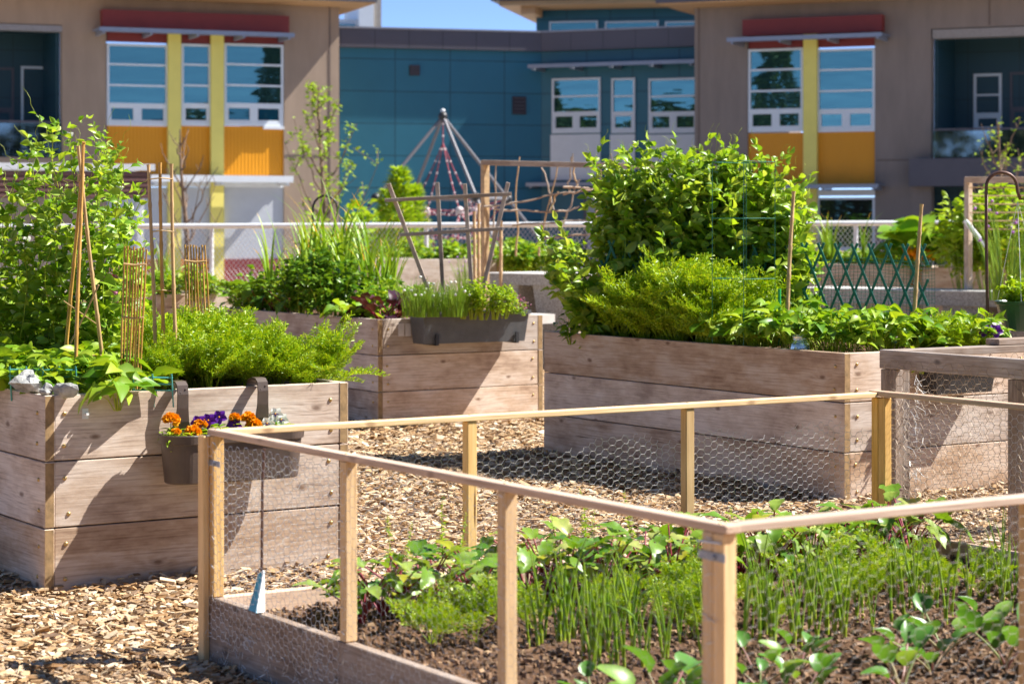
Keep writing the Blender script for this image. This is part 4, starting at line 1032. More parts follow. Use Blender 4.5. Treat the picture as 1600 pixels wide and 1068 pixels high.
# grey window box on bed B
def window_box(name, label, c0, pxl, pxr, zt, zb, dep, mat, brackets=True, taper=.8):
    a = on_line(v3(c0)+N*.015, U, pxl); b = on_line(v3(c0)+N*(dep+.01), U, pxr); q = v3(c0)+N*.01
    t = thing(name, label, 'window box', q+U*a+Z*zb); H = zt-zb; m = MB(); L = b-a
    def ring(x0, x1, y0, y1, z): return [(x0, y0, z), (x1, y0, z), (x1, y1, z), (x0, y1, z)]
    i = .035; lip = .014
    R_ = [ring(a+i, b-i, -dep*.82, -.03, zb), ring(a+lip, b-lip, -dep+lip, -.012, zt-.035), ring(a, b, -dep, 0, zt-.033), ring(a, b, -dep, 0, zt), ring(a+.008, b-.008, -dep+.008, -.008, zt), ring(a+.02, b-.02, -dep+.02, -.02, zt-.04)]
    v = np.array(sum(R_, [])); M = MU(Vector((q.x, q.y, 0))); v = v @ np.array(M.to_3x3()).T+np.array(M.translation)
    qd = [(k*4+j, k*4+(j+1) % 4, (k+1)*4+(j+1) % 4, (k+1)*4+j) for k in range(5) for j in range(4)]+[(3, 2, 1, 0)]
    m.add(v, qd); m.build('box', mat, t)
    m = MB(); m.add((np.array(ring(a+.02, b-.02, -dep+.02, -.02, zt-.035)) @ np.array(M.to_3x3()).T)+np.array(M.translation), [(0, 1, 2, 3)]); m.build('potting_soil', SOIL, t)
    if brackets:
        for f in (.14, .88):
            x = a+L*f; m = MB(); m.box((x-.014, -dep*.86-.012, zb-.012), (x+.014, -.02, zb-.002), M=M); m.box((x-.014, -dep*.86-.018, zb-.012), (x+.014, -dep*.86-.006, zb+.075), M=M); m.build('bracket', BLACKP, t)
    return t, q+U*a-Z*0, L
wb, wq, wl = window_box('window_box', 'dark grey window box of chives and golden herbs on the rear bed', BB, 637, 830, .905, .655, .24, GREYP)
window_box('window_box', 'shaded black window box hung behind the chicken wire', BC, 1430, 1562, .775, .60, .17, BLACKP, False)
# two pale stickers on bed B
for px in (627, 638):
    q = face_pt(BB, px, 515, .001); m = MB(); m.box((-.028, -.002, -.05), (.024, 0, .05), M=MU(q)); m.build('sticker', simple('pale_sticker', (.62, .58, .58), .6), bedB)
# fan trellis on bed B
tr = thing('fan_trellis', 'weathered wooden fan trellis of four slats behind the window box', 'trellis', G(710, 17.6, .8))
def stick(par, name, a, b, w=.03, t=.018, mat=None):
    return board(name, a, b, t, w, (mat or PALEW,), par, up=Vector((.02, 1, .03)), bev=.002)
for a, b in (((607, 287), (664, 440)), ((683, 285), (692, 450)), ((726, 287), (737, 450)), ((794, 285), (757, 440))):
    d0 = P(*a, 17.6); d1 = P(*b, 17.6); stick(tr, 'slat', d1+(d1-d0)*.35, d0, .034)
for a, b in (((601, 313), (799, 303)), ((625, 367), (786, 357))): stick(tr, 'crossbar', P(*a, 17.57), P(*b, 17.57), .03, .018, PALEW)
# green lattice, net, wire cage and stakes on bed C
A_ = Vector((.60, 14.35, 0)); B_ = Vector((2.66, 13.62, 0)); la = thing('lattice_trellis', 'dark green expanding lattice trellis running through the pea bed', 'trellis', A_+Z*.8)
du = (B_-A_).normalized(); Lw = (B_-A_).length; n = 20; zt = lambda s: 1.475-.01*s; pit = Lw/n
for i in range(-3, n+1):
    for sg in (0, 1):
        s0 = (i+.5)*pit; s1 = s0+2.35*pit
        if sg: s0, s1 = s1, s0
        z0, z1 = .83, zt(max(s0, s1))
        def cl(s0, z0, s1, z1):
            if s0 < 0: z0 += (z1-z0)*(-s0)/(s1-s0); s0 = 0
            if s0 > Lw: z0 += (z1-z0)*(Lw-s0)/(s1-s0); s0 = Lw
            if s1 < 0: z1 = z0+(z1-z0)*(0-s0)/(s1-s0); s1 = 0
            if s1 > Lw: z1 = z0+(z1-z0)*(Lw-s0)/(s1-s0); s1 = Lw
            return s0, z0, s1, z1
        s0, z0, s1, z1 = cl(s0, z0, s1, z1)
        if abs(z1-z0) < .04: continue
        nn = Vector((du.y, -du.x, 0))*(.007 if sg else -.007)
        board('slat', A_+du*s0+nn+Z*z0, A_+du*s1+nn+Z*z1, .017, .007, (TEAL,), la, up=Vector((du.y, -du.x, .01)).cross(Vector((0, 0, 1))).normalized(), bev=.001)
m = MB(); s = np.arange(0, Lw*.62, .022); z = np.arange(.82, 1.36, .022); o = A_+du*(Lw*.40)+Vector((-du.y, du.x, 0))*.05
def npnt(s, z): return np.array(o)+s[:, None]*np.array(du)+np.stack([.02*np.sin(s*7), .03*np.sin(s*5+z*4), z+.012*np.sin(s*9)], 1)
for zz in z: q = npnt(s, np.full(len(s), zz)); m.segs(q[:-1], q[1:], .0014, 3)
for ss in s: q = npnt(np.full(len(z), ss), z); m.segs(q[:-1], q[1:], .0014, 3)
tag(m.build('plant_net', TEAL, origin=B_+Z*.8), 'fine green plastic net hanging behind the lattice trellis', 'net')
cg = thing('wire_cage', 'thin dark green square wire cage standing in front of the pea vines', 'plant support', P(1162, 540, 13.0))
ps = [G(1113, 13.1), G(1162, 12.85), G(1211, 13.05), G(1166, 13.3)]
zc_ = [E+(355-y)/F*13.05 for y in (253, 341, 435)]
for q in ps: m = MB(); m.tube([q+Z*.75, q+Z*zc_[0]], .0019, 5); m.build('upright', TEAL, cg)
for z in zc_:
    m = MB(); m.segs([ps[i]+Z*z for i in range(4)], [ps[(i+1) % 4]+Z*z for i in range(4)], .0018, 5); m.build('ring_wire', TEAL, cg)
for a, b, lb in (((1228, 470, 13.2), (1240, 299, 13.3), 'bamboo stake at the right edge of the pea vines'), ((1422, 540, 13.35), (1440, 319, 13.4), 'leaning bamboo stake at the right end of the lattice trellis')):
    m = MB(); cane(m, P(*a)-Z*.2, P(*b), .013, seed=a[0]); tag(m.build('bamboo_stake', BAMBOO2, smooth=True, origin=P(*a)), lb, 'stake', 'bamboo stakes on the pea bed')
m = MB(); q = P(1218, 500, 12.9); m.tube([q-Z*.15, q+Z*.19], .010, 6); tag(m.build('plant_marker', simple('bright_green_plastic', (.01, .30, .07), .4), origin=q), 'bright green plastic marker beside the carrot tops', 'plant marker')
# glass jar
q = G(1250, 12.52, .80); j = thing('glass_jar', 'clear glass jar standing in the pea bed by the front plank', 'jar', q)
m = MB(); m.lathe([(.0, .003), (.055, .0), (.058, .01), (.058, .07), (.05, .088), (.042, .094), (.042, .125), (.045, .127), (.045, .13), (.04, .13), (.039, .094), (.055, .07), (.055, .01), (0, .008)], c=q, sides=28); m.build('glass', JARG, j, smooth=True)
m = MB(); m.lathe([(.0455, .10), (.047, .104), (.0455, .108)], c=q, sides=28); m.lathe([(.0455, .114), (.047, .118), (.0455, .122)], c=q, sides=28); m.build('screw_thread', JARG, j, smooth=True)
m = MB(); m.lathe([(0, .02), (.052, .02), (.052, .065), (0, .065)], c=q, sides=24); m.build('water', simple('pale_water', (.55, .62, .62), .1), j)
# shepherd hook and hanging basket at the right
Yh = 13.35; sh_ = thing('shepherd_hook', 'tall brown iron shepherd hook behind the pea bed', 'plant hook', G(1546, Yh, 0)); top = P(1563, 292, Yh); r = 24/F*Yh; pl = P(1541, 292, Yh)
m = MB(); pts = [(pl.x+.018, Yh, 0), (pl.x+.012, Yh, .8), (pl.x+.0, Yh, 1.5), (pl.x, Yh, pl.z)]
for a in np.linspace(math.pi, .05, 14): pts.append((pl.x+r+math.cos(a)*r, Yh, pl.z+math.sin(a)*r*.95))
pts += [(pl.x+2*r+.004, Yh, pl.z-.03), (pl.x+2*r+.02, Yh, pl.z-.075), (pl.x+2*r+.05, Yh, pl.z-.08), (pl.x+2*r+.058, Yh, pl.z-.03), (pl.x+2*r+.055, Yh, pl.z-.01)]
m.tube(pts, .011, 8); m.build('rod', RUST, sh_, smooth=True)
hb = P(1590, 310, Yh); bq = Vector((hb.x+.03, Yh-.03, .915)); bk = thing('hanging_basket', 'dark green plastic hanging basket on the iron hook', 'hanging basket', bq)
m = MB(); m.lathe([(0, .005), (.12, 0), (.125, .01), (.165, .16), (.178, .165), (.182, .185), (.176, .186), (.16, .165), (.15, .15)], c=bq, sides=32); m.build('pot', GREENP, bk, smooth=False)
m = MB(); m.lathe([(.155, .155), (0, .165)], c=bq, sides=24); m.build('potting_soil', SOIL, bk)
for a in (2.6, 4.4, 0.4, 1.4):
    m = MB(); m.tube([bq+Vector((math.cos(a)*.172, math.sin(a)*.172, .17)), Vector((hb.x, Yh, hb.z-.02))], .0016, 4); m.build('wire', GALV, bk)
# seed packet on a stake in the fenced bed
q = G(402, 7.35, SZ); sp = thing('seed_marker', 'white and blue folded seed packet beside a thin stake in the fenced bed', 'plant marker', q)
m = MB(); m.tube([G(408, 7.42, SZ-.05), P(410, 760, 7.42), P(413, 700, 7.42)], .0055, 6); m.build('stake', RUST, sp)
m = MB(); a = P(388, 952, 7.33); b = P(414, 955, 7.30); c = P(412, 890, 7.34); d = P(403, 897, 7.35); b2 = P(400, 957, 7.27)
m.add([a, b2, c, d], [(0, 1, 2, 3)], m=1); m.add([b2, b, c+Vector((.003, 0, 0)), c], [(0, 1, 2, 3)]); m.add([b, P(396, 950, 7.4), d+Vector((0, .01, 0)), c], [(0, 1, 2, 3)]); o = m.build('packet', [PAPER, BLUEP], sp)
so_ = o.modifiers.new('thick', 'SOLIDIFY'); so_.thickness = .003

# ---------------------------------------------------------------- background beds, tables, arbours
bG = raised_bed('pale plank bed in the background behind the bamboo fans', (G(150, 22.6).x, 22.0), 1.95, 1.6, H=.855, seed=5, screws=False, wood=PALEW)
soil_sheet('soil in the pale bed behind the bamboo fans', v3((G(150, 22.6).x, 22.0))+U*.05+V*.05, 1.85, 1.5, .80, seed=7)
bDc = (G(1225, 30).x, 30.4)
def back_bed(label, px0, px1, Y0, Y1, H, dep, wood=PALEW):
    a = G(px0, Y0); b = G(px1, Y1); d = (b-a); L = d.length; d = d/L; nn = Vector((-d.y, d.x, 0)); t = thing('raised_bed', label, 'raised bed', a, 0, 'raised wooden garden beds')
    for i in range(2):
        h = H/2; zc = h*(i+.5)
        for o, nm in ((0, 'front_board'), (dep, 'back_board')): board(nm, a+nn*o+d*.06+Z*zc, b+nn*o-d*.06+Z*zc, h-.01, .05, (wood, ENDG), t)
        for s in (.025, L-.025): board('side_board', a+d*s+nn*-.025+Z*zc, a+d*s+nn*(dep+.025)+Z*zc, h-.01, .05, (wood, ENDG), t)
    m = MB(); M = Matrix(((d.x, nn.x, 0, a.x), (d.y, nn.y, 0, a.y), (0, 0, 1, 0), (0, 0, 0, 1))); m.box((.055, .03, H-.1), (L-.055, dep-.03, H-.05), M=M); m.build('soil_fill', SOIL, t)
    return a, d, nn, L
back_bed('far pale plank bed beyond the green lattice', 1222, 1428, 29.4, 29.2, 1.06, 1.4)
back_bed('far right pale plank bed below the squash leaves', 1434, 1720, 29.0, 28.2, 1.02, 1.6)
back_bed('low far plank bed behind the fan trellis', 570, 780, 26.0, 27, 1.17, 1.2)
def conc_table(label, p0, p1, top, th, wid, legs, seat=None):
    a = Vector(p0); b = Vector(p1); d = (b-a); L = d.length; d /= L; nn = Vector((-d.y, d.x, 0)); t = thing('concrete_table', label, 'concrete table', a, 0, 'concrete tables')
    M = Matrix(((d.x, nn.x, 0, a.x), (d.y, nn.y, 0, a.y), (0, 0, 1, 0), (0, 0, 0, 1)))
    m = MB(); m.box((0, 0, top-.012), (L, wid, top), M=M); m.build('top', CONCT, t); m = MB(); m.box((.004, .004, top-th), (L-.004, wid-.004, top-.0125), M=M); m.build('slab', CONC, t)
    for s in legs:
        m = MB(); v = np.array([(s-.16, .12, 0), (s+.16, .12, 0), (s+.16, wid-.12, 0), (s-.16, wid-.12, 0), (s-.27, .06, top-th-.001), (s+.27, .06, top-th-.001), (s+.27, wid-.06, top-th-.001), (s-.27, wid-.06, top-th-.001)])
        v = v @ np.array(M.to_3x3()).T+np.array(M.translation); m.add(v, [(0,3,2,1),(4,5,6,7),(0,1,5,4),(1,2,6,5),(2,3,7,6),(3,0,4,7)]); m.build('leg', CONC, t)
    if seat:
        m = MB(); m.box((seat[0], -.75, seat[2]-.1), (seat[1], -.35, seat[2]), M=M); m.build('seat', CONCT, t); m = MB(); m.box((seat[0]+.3, -.65, 0), (seat[0]+.55, -.45, seat[2]-.101), M=M); m.box((seat[1]-.55, -.65, 0), (seat[1]-.3, -.45, seat[2]-.101), M=M); m.build('seat_leg', CONC, t)
conc_table('exposed aggregate concrete table beyond the green lattice, right of the pea vines', G(1240, 25.5), G(1680, 23.2), .84, .17, .8, (.55, 2.22, 2.9), (.2, 3.0, .52))
conc_table('exposed aggregate concrete table left of the pea vines', G(745, 24.5), G(925, 23.2), 1.04, .13, .9, (.35, 1.12), (.2, 1.6, .62))
def branch(mb, a, b, r, seed, wob=.05, k=9):
    rg = np.random.default_rng(seed); t = np.linspace(0, 1, k)[:, None]; p = np.array(a)+(np.array(b)-np.array(a))*t
    w = np.cumsum(rg.normal(size=(k, 3)), 0)*wob*.4; w -= w[0]+(w[-1]-w[0])*t; mb.tube(p+w, np.linspace(r, r*.6, k), 5)
Ya = 23.0; ar = thing('twig_arbour', 'wooden frame with a lattice of bare twigs behind the pea vines', 'arbour', G(757, Ya, 0))
board('post', G(758, Ya, 0), P(758, 251, Ya), .07, .07, (TANW,), ar, up=U); board('post', G(1105, Ya-.4, 0), P(1105, 262, Ya-.4), .07, .07, (TANW,), ar, up=U)
board('top_rail', P(753, 254, Ya-.04), P(1110, 262, Ya-.42), .055, .06, (PALEW,), ar)
tw_ = [((812, 245), (806, 400)), ((846, 262), (868, 335)), ((872, 255), (842, 400)), ((895, 240), (890, 300)), ((893, 245), (902, 290)), ((906, 280), (880, 350)), ((938, 255), (930, 350)), ((776, 250), (770, 400)), ((858, 330), (872, 300)), ((955, 240), (962, 330))]
hz = [((756, 323), (885, 300)), ((880, 304), (960, 293)), ((773, 326), (868, 331)), ((860, 331), (905, 322)), ((880, 292), (990, 300)), ((800, 352), (930, 345)), ((840, 372), (960, 360))]
for i, (a, b) in enumerate(tw_): m = MB(); branch(m, P(*b, Ya-.03), P(*a, Ya-.05), .012, i, .025); m.build('twig', PALEW if i % 2 else TANW, ar, smooth=True)
for i, (a, b) in enumerate(hz): m = MB(); branch(m, P(*a, Ya-.06), P(*b, Ya-.08), .013, 40+i, .028); m.build('twig', PALEW, ar, smooth=True)
ar2 = thing('garden_arch', 'pale wooden arch over climbing shrubs at the far right', 'arch', G(1513, 24.5, 0))
board('post', G(1513, 24.5, 0), P(1513, 279, 24.5), .07, .07, (PALEW,), ar2, up=U); board('post', G(1700, 24, 0), P(1700, 279, 24), .07, .07, (PALEW,), ar2, up=U); board('top_rail', P(1508, 281, 24.45), P(1705, 281, 23.95), .07, .07, (PALEW,), ar2)
for i in range(6):
    m = MB(); y = 293+i*13; m.tube([P(1515, y, 24.45), P(1700, y, 23.97)], .008, 5); m.build('wire', TANW, ar2)
for i, (px, y0, Y) in enumerate(((741, 330, 22.5), (748, 318, 22.6), (783, 345, 22.8))):
    m = MB(); cane(m, G(px, Y, .0), P(px, y0, Y), .02, seed=i); tag(m.build('garden_stake', TANW, smooth=True, origin=G(px, Y)), 'tan stake standing behind the fan trellis', 'stake', 'stakes behind the fan trellis')
hk = thing('plant_hook', 'small dark arched hook among the garlic leaves', 'plant hook', G(490, 21, 0)); m = MB(); pts = [G(489, 21, 0), P(489, 325, 21)]+[tuple(P(508-19*math.cos(a), 325-19*math.sin(a), 21)) for a in np.linspace(.2, math.pi, 9)]+[P(527, 335, 21)]
m.tube(pts, .012, 6); m.build('rod', BLACKP, hk, smooth=True)
m = MB(); a, b = P(1508, 345, 24), P(1540, 385, 23.8); m.tube([a, b], .03, 6); tag(m.build('white_pipe', WHITEW, origin=b), 'short white pipe leaning among the far right plants', 'pipe')
# ---------------------------------------------------------------- plants
def make_plant(name, label, cat, group, parts, loc=(0, 0, 0), rot=0.0, scale=1.0):
    t = thing(name, label, cat, loc, rot, group)
    if scale != 1.0: W[t] = W[t] @ Matrix.Scale(scale, 4); t.matrix_basis = W[t]
    for nm, mb, mats, sm in parts:
        if mb.n: mb.build(nm, mats, t, local=True, smooth=sm)
    return t
class Kind:
    """a few grown variants; the first placements use them, later ones are copies with copies of their parts"""
    def __init__(s, gen, n, seed): s.v = [gen(np.random.default_rng(seed+i)) for i in range(n)]; s.o = [None]*n; s.k = 0
    def place(s, name, label, cat, group, loc, scale=1.0, rot=None):
        i = s.k % len(s.v); s.k += 1; rot = random.uniform(0, 6.28) if rot is None else rot
        if s.o[i] is None: s.o[i] = make_plant(name, label, cat, group, s.v[i], loc, rot, scale); return s.o[i]
        c = copy_thing(s.o[i], loc, rot, scale, label, group); c.name = name; return c
def az_dirs(az, el): return np.stack([np.cos(az)*np.cos(el), np.sin(az)*np.cos(el), np.sin(el)], -1)
def pea_vines(rg, vines, ls=.07, node=.055, wander=.05, flowers=0.0, tend=.3, spread=1.0):
    L = MB(); S = MB(); Fw = MB()
    for p0, p1 in vines:
        p0 = np.array(p0, float); p1 = np.array(p1, float); ln = np.linalg.norm(p1-p0); k = max(5, int(ln/node)); t = np.linspace(0, 1, k)
        w = np.zeros((k, 3))
        for q in range(3): w += np.sin(t[:, None]*(4+5*q)+rg.uniform(0, 6, 3))*wander*rg.uniform(.4, 1, 3)/(1+q*.6)*[1, 1, .3]
        p = p0+(p1-p0)*t[:, None]+w*np.minimum(1, t*3)[:, None]
        S.tube(p, np.linspace(.0035, .0018, k), 5)
        g = 1-.3*t**3
        az = rg.uniform(0, 6.28)+np.arange(k)*2.4+rg.normal(size=k)*.5; el = rg.uniform(-.1, .6, k)+.55*t**2
        pd = az_dirs(az, el)
        for sg in (-1, 1):
            n = k; d = az_dirs(az+sg*rg.uniform(.7, 1.5, n), rg.uniform(-.2, .8, n))
            up = unit(np.array([.35, -.35, .6])+rg.normal(size=(n, 3))*.75)
            L.inst(OVALF if sg < 0 else CUP, p, d, up, ls*rg.uniform(.55, 1.3, n)*g)
            for dist, sc in ((.05, 1.), (.095, .85)):
                keep = rg.random(k) < .86; n = keep.sum()
                if n == 0: continue
                q = p+pd*dist*spread*ls/.07; d = az_dirs(az+sg*rg.uniform(.5, 1.1, k), el+rg.uniform(-.6, .4, k))
                up = unit(np.array([.3, -.3, .6])+rg.normal(size=(k, 3))*.7)
                L.inst(OVALF, q[keep], d[keep], up[keep], (ls*sc*rg.uniform(.75, 1.15, k)*g)[keep])
        S.segs(p, p+pd*.10*spread*ls/.07, .0011, 3)
        for i in np.nonzero(rg.random(k) < tend*(.4+1.2*t))[0]:
            a = np.linspace(0, 1, 9); ph = rg.uniform(0, 6); r_ = .016*a
            c = p[i]+pd[i]*(.1+.09*a)[:, None]+np.stack([np.cos(a*9+ph)*r_, np.sin(a*9+ph)*r_, .05*a+np.sin(a*9)*r_], 1); S.tube(c, .0008, 3, cap=False)
        for i in np.nonzero(rg.random(k) < flowers*(t > .3))[0]:
            c = p[i]+pd[i]*.08+[0, 0, .03]; S.segs([p[i]], [c], .001, 3)
            f = unit(np.array([rg.normal()*.6, -1, .2])); 
            Fw.inst(ROUND, np.tile(c, (4, 1)), np.array([[.5, .1, .8], [-.5, .1, .8], [.2, -.3, .1], [-.2, -.3, .1]])+rg.normal(size=(4, 3))*.15, np.tile(f, (4, 1)), np.array([.03, .03, .02, .02]))
    return [('leaves', L, PEA, True), ('stems', S, PEAST, True)]+([('blossoms', Fw, WHITEF, True)] if Fw.n else [])
def pea_thing(label, group, base, vines, rg, **kw):
    b = np.array(base, float); vv = [(np.array(a)-b, np.array(c)-b) for a, c in vines]
    return make_plant('pea_plant', label, 'pea plant', group, pea_vines(rg, vv, **kw), tuple(b))
# pea bank on bed C: tops follow the outline of the bank
outC = [(838, 420), (850, 392), (872, 345), (895, 298), (935, 262), (985, 262), (1045, 246), (1100, 258), (1150, 252), (1185, 256), (1215, 280), (1245, 300), (1262, 330)]
ox, oy = zip(*outC)
rg = np.random.default_rng(21); nP = 9
for i in range(nP):
    f = (i+.5)/nP; c = A_+(B_-A_)*(f*.60-.02); vs = []
    for q in range(9):
        g = f+rg.uniform(-.6, .6)/nP; b = np.array(A_+(B_-A_)*(np.clip(g, -.02, 1)*.60))+[0, 0, .8]; b[:2] += rg.normal(size=2)*[.04, .08]+np.array([-du.y, du.x])*.16
        Yt = b[1]+rg.normal()*.16-.05; pxt = 800+(b[0])/b[1]*F+rg.normal()*16; pxt = np.clip(pxt, 842, 1236)
        h = np.interp(pxt, ox, oy); h = h+20+abs(rg.normal())*80
        vs.append((b, np.array(P(pxt, h, Yt))))
    for q in range(8):
        b = np.array(A_+(B_-A_)*(np.clip(f+rg.uniform(-.5, .5)/nP, 0, 1)*.6))+[-du.y*.16, du.x*.16, 1.05]; pxt = np.clip(800+b[0]/b[1]*F+rg.normal()*12, 846, 1252); vs.append((b, np.array(P(pxt+rg.normal()*9, np.interp(pxt, ox, oy)+rg.uniform(-14, 34), b[1]+rg.normal()*.1))))
    if i == 0:
        for q in range(10): vs.append((np.array(A_)+[.04+rg.normal()*.04, .02+rg.normal()*.06, .8], np.array(P(rg.uniform(838, 905), rg.uniform(365, 455), 14.1+rg.normal()*.12))))
    if i == nP-1:
        for q in range(5): vs.append((np.array(G(1215, 13.9, .8)), np.array(P(rg.uniform(1225, 1256), rg.uniform(292, 420), 13.9+rg.normal()*.1))))
    pea_thing('pea vine climbing the green lattice in the dense bank on the middle right bed', 'pea vines on the green lattice', (c.x, c.y, .8), vs, rg, ls=.097, node=.078, wander=.05, tend=.35)
# pea bank on bed A (white blossoms)
outA = [(-40, 300), (0, 300), (35, 270), (60, 215), (80, 200), (115, 185), (145, 200), (165, 240), (190, 225), (205, 215), (215, 300), (232, 400)]
ox, oy = zip(*outA); nP = 6
for i in range(nP):
    f = (i+.5)/nP; X0 = -3.15+1.32*f; vs = []
    for q in range(13):
        b = np.array([X0+rg.normal()*.13, 10.65+rg.normal()*.15-.25*f, .8]); pxt = np.clip(800+b[0]/b[1]*F+rg.normal()*22, -60, 226); Yt = b[1]+rg.normal()*.14-.08
        h = np.interp(pxt, ox, oy)+(abs(rg.normal())*26 if q < 5 else 35+abs(rg.normal())*120); vs.append((b, np.array(P(pxt, h, Yt))))
    pea_thing('white flowering pea vine in the tall bank at the left', 'white flowering pea vines', (X0, 10.5, .8), vs, rg, ls=.064, node=.058, wander=.05, flowers=.035, tend=.25)
m = MB(); c = np.array(P(176, 448, 10.2)); n = 9; m.inst(ROUND, c+rg.normal(size=(n, 3))*[.02, .02, .045], rg.normal(size=(n, 3)), np.tile([0, -1., .2], (n, 1)), np.full(n, .035)); tag(m.build('sweet_pea_flower', PINKF, origin=c), 'magenta sweet pea flower at the edge of the pea vines', 'flower')

def gen_trifoliate(n=18, spread=.2, h=.2, leaf=.07, mat=None, tm=OVAL, three=True):
    def g(rg):
        L = MB(); S = MB(); az = rg.uniform(0, 6.28, n); r = spread*np.sqrt(rg.random(n)); hh = h*(.55+.6*rg.random(n))*(1-.35*(r/spread)**2)
        tip = np.stack([np.cos(az)*r, np.sin(az)*r, hh], 1); b = np.stack([np.cos(az)*r*.15, np.sin(az)*r*.15, np.zeros(n)-.02], 1)
        for i in range(n): mid = (b[i]+tip[i])/2*[.8, .8, 1.25]; S.tube([b[i], mid, tip[i]], (.0028, .0016), 4, cap=False)
        for k in ((-1, 0, 1) if three else (0,)):
            a = az+k*1.15+rg.normal(size=n)*.3; el = rg.uniform(-.35, .5, n); d = az_dirs(a, el); up = unit(np.array([0, 0, 1.])+rg.normal(size=(n, 3))*.55)
            L.inst(tm, tip, d, up, leaf*rg.uniform(.75, 1.25, n)*(1.0 if k == 0 else .9))
        return [('leaves', L, mat or BERRY, True), ('stems', S, PEAST, True)]
    return g
def gen_bush(R=.3, h=.5, n=420, leaf=.055, mat=None, tm=POINT, stems=9, stem=PEAST):
    def g(rg):
        L = MB(); S = MB(); tips = []
        for i in range(stems):
            a = rg.uniform(0, 6.28); r = R*.85*math.sqrt(rg.random()); t = np.array([math.cos(a)*r, math.sin(a)*r, h*(1-.45*(r/R)**2)*rg.uniform(.8, 1.05)])
            b = np.array([math.cos(a)*r*.25, math.sin(a)*r*.25, -.03]); k = 7; u = np.linspace(0, 1, k)[:, None]; p = b+(t-b)*u+rg.normal(size=(k, 3))*.012*u; S.tube(p, (.006, .002), 5); tips.append(p)
        per = n//stems
        for p in tips:
            u = rg.uniform(.15, 1, per)**.7; pos = np.stack([np.interp(u, np.linspace(0, 1, 7), p[:, j]) for j in range(3)], 1); az = rg.uniform(0, 6.28, per)
            d = az_dirs(az, rg.uniform(-.4, .8, per)); off = d*leaf*rg.uniform(.2, .9, per)[:, None]
            L.inst(tm, pos+off, d, unit(np.array([0, 0, 1.])+rg.normal(size=(per, 3))*.5), leaf*rg.uniform(.6, 1.2, per))
        return [('leaves', L, mat or DARKL, True), ('stems', S, stem, True)]
    return g
def gen_carrot(n=13, h=.32, lean=.55, mat=None):
    def g(rg):
        L = MB(); S = MB(); az = rg.uniform(0, 6.28, n); el = 1.57-lean*rg.random(n)**.8*1.2; ln = h*rg.uniform(.65, 1.1, n)
        d = az_dirs(az, el); b = rg.normal(size=(n, 3))*[.012, .012, 0]
        S.segs(b, b+d*(ln*.42)[:, None], .0022, 4)
        up = -az_dirs(az, el-1.57)*1.0; up = unit(np.cross(np.cross(d, [0, 0, 1.])+1e-6, d)+rg.normal(size=(n, 3))*.25)
        for k in range(4):
            s = np.arange(n) % 4 == k
            if s.any(): L.inst(FRONDS[k], (b+d*(ln*.12)[:, None])[s], d[s], up[s], (ln*1.05)[s])
        return [('fronds', L, mat or CARROT, False), ('stems', S, CARST, True)]
    return g
def gen_onion(n=6, h=.36, r=.0045, bend=.25, tip=None, frac=.3):
    def g(rg):
        L = MB()
        for i in range(n):
            a = rg.uniform(0, 6.28); ln = h*rg.uniform(.65, 1.08); bd = bend*rg.uniform(.2, 1.3); k = 9; t = np.linspace(0, 1, k)
            out = bd*ln*(t**2.2)+.08*ln*t; z = ln*t*(1-.25*bd*t**3)
            if rg.random() < .25*bend/.25: z = z-ln*.38*np.clip(t-.62, 0, 1)**1.3*2.2; out = out+ln*.35*np.clip(t-.6, 0, 1)
            p = np.stack([np.cos(a)*out, np.sin(a)*out, z-.01], 1); L.tube(p, r*np.array([1.3, 1.2, 1.1, 1.05, 1, .9, .75, .5, .12]), 5, 0, tip=1 if tip else None, tipfrac=frac*rg.uniform(.3, 1.5))
        S = MB(); S.tube([(0, 0, -.02), (0, 0, h*.16)], (.008, .007), 7)
        return [('leaves', L, [ONION, YTIP], True), ('stalk', S, PEAST, True)]
    return g
def gen_strap(n=9, h=.8, w=.026):
    """leek and garlic: flat arching straps with yellowed tips"""
    def g(rg):
        L = MB()
        for i in range(n):
            a = rg.uniform(0, 6.28); ln = h*rg.uniform(.6, 1.08); k = 12; t = np.linspace(0, 1, k); bd = rg.uniform(.2, .75)
            out = bd*ln*.55*t**2; z = ln*t-ln*.32*np.clip(t-.55, 0, 1)**1.7*3.2*rg.uniform(.1, 1.1); p = np.stack([np.cos(a)*out, np.sin(a)*out, z], 1)
            sd = np.array([-math.sin(a), math.cos(a), 0]); wd = w*np.array([.9, 1, 1, 1, .95, .9, .8, .7, .55, .4, .25, .06]); up = np.array([math.cos(a), math.sin(a), 0])*.25
            v = np.stack([p-sd*wd[:, None]/2, p-up*wd[:, None]*.5, p+sd*wd[:, None]/2], 1).reshape(-1, 3)
            cut = int(k*rg.uniform(.72, 1.25)); q = []; mm = []
            for j in range(k-1):
                b = j*3; q += [(b, b+1, b+4, b+3), (b+1, b+2, b+5, b+4)]; mm += [int(j >= cut)]*2
            L.add(v, q, m=np.array(mm))
        S = MB(); S.tube([(0, 0, -.03), (0, 0, h*.22)], (.014, .012), 8)
        return [('leaves', L, [ONION, YTIP], True), ('stalk', S, PEAST, True)]
    return g
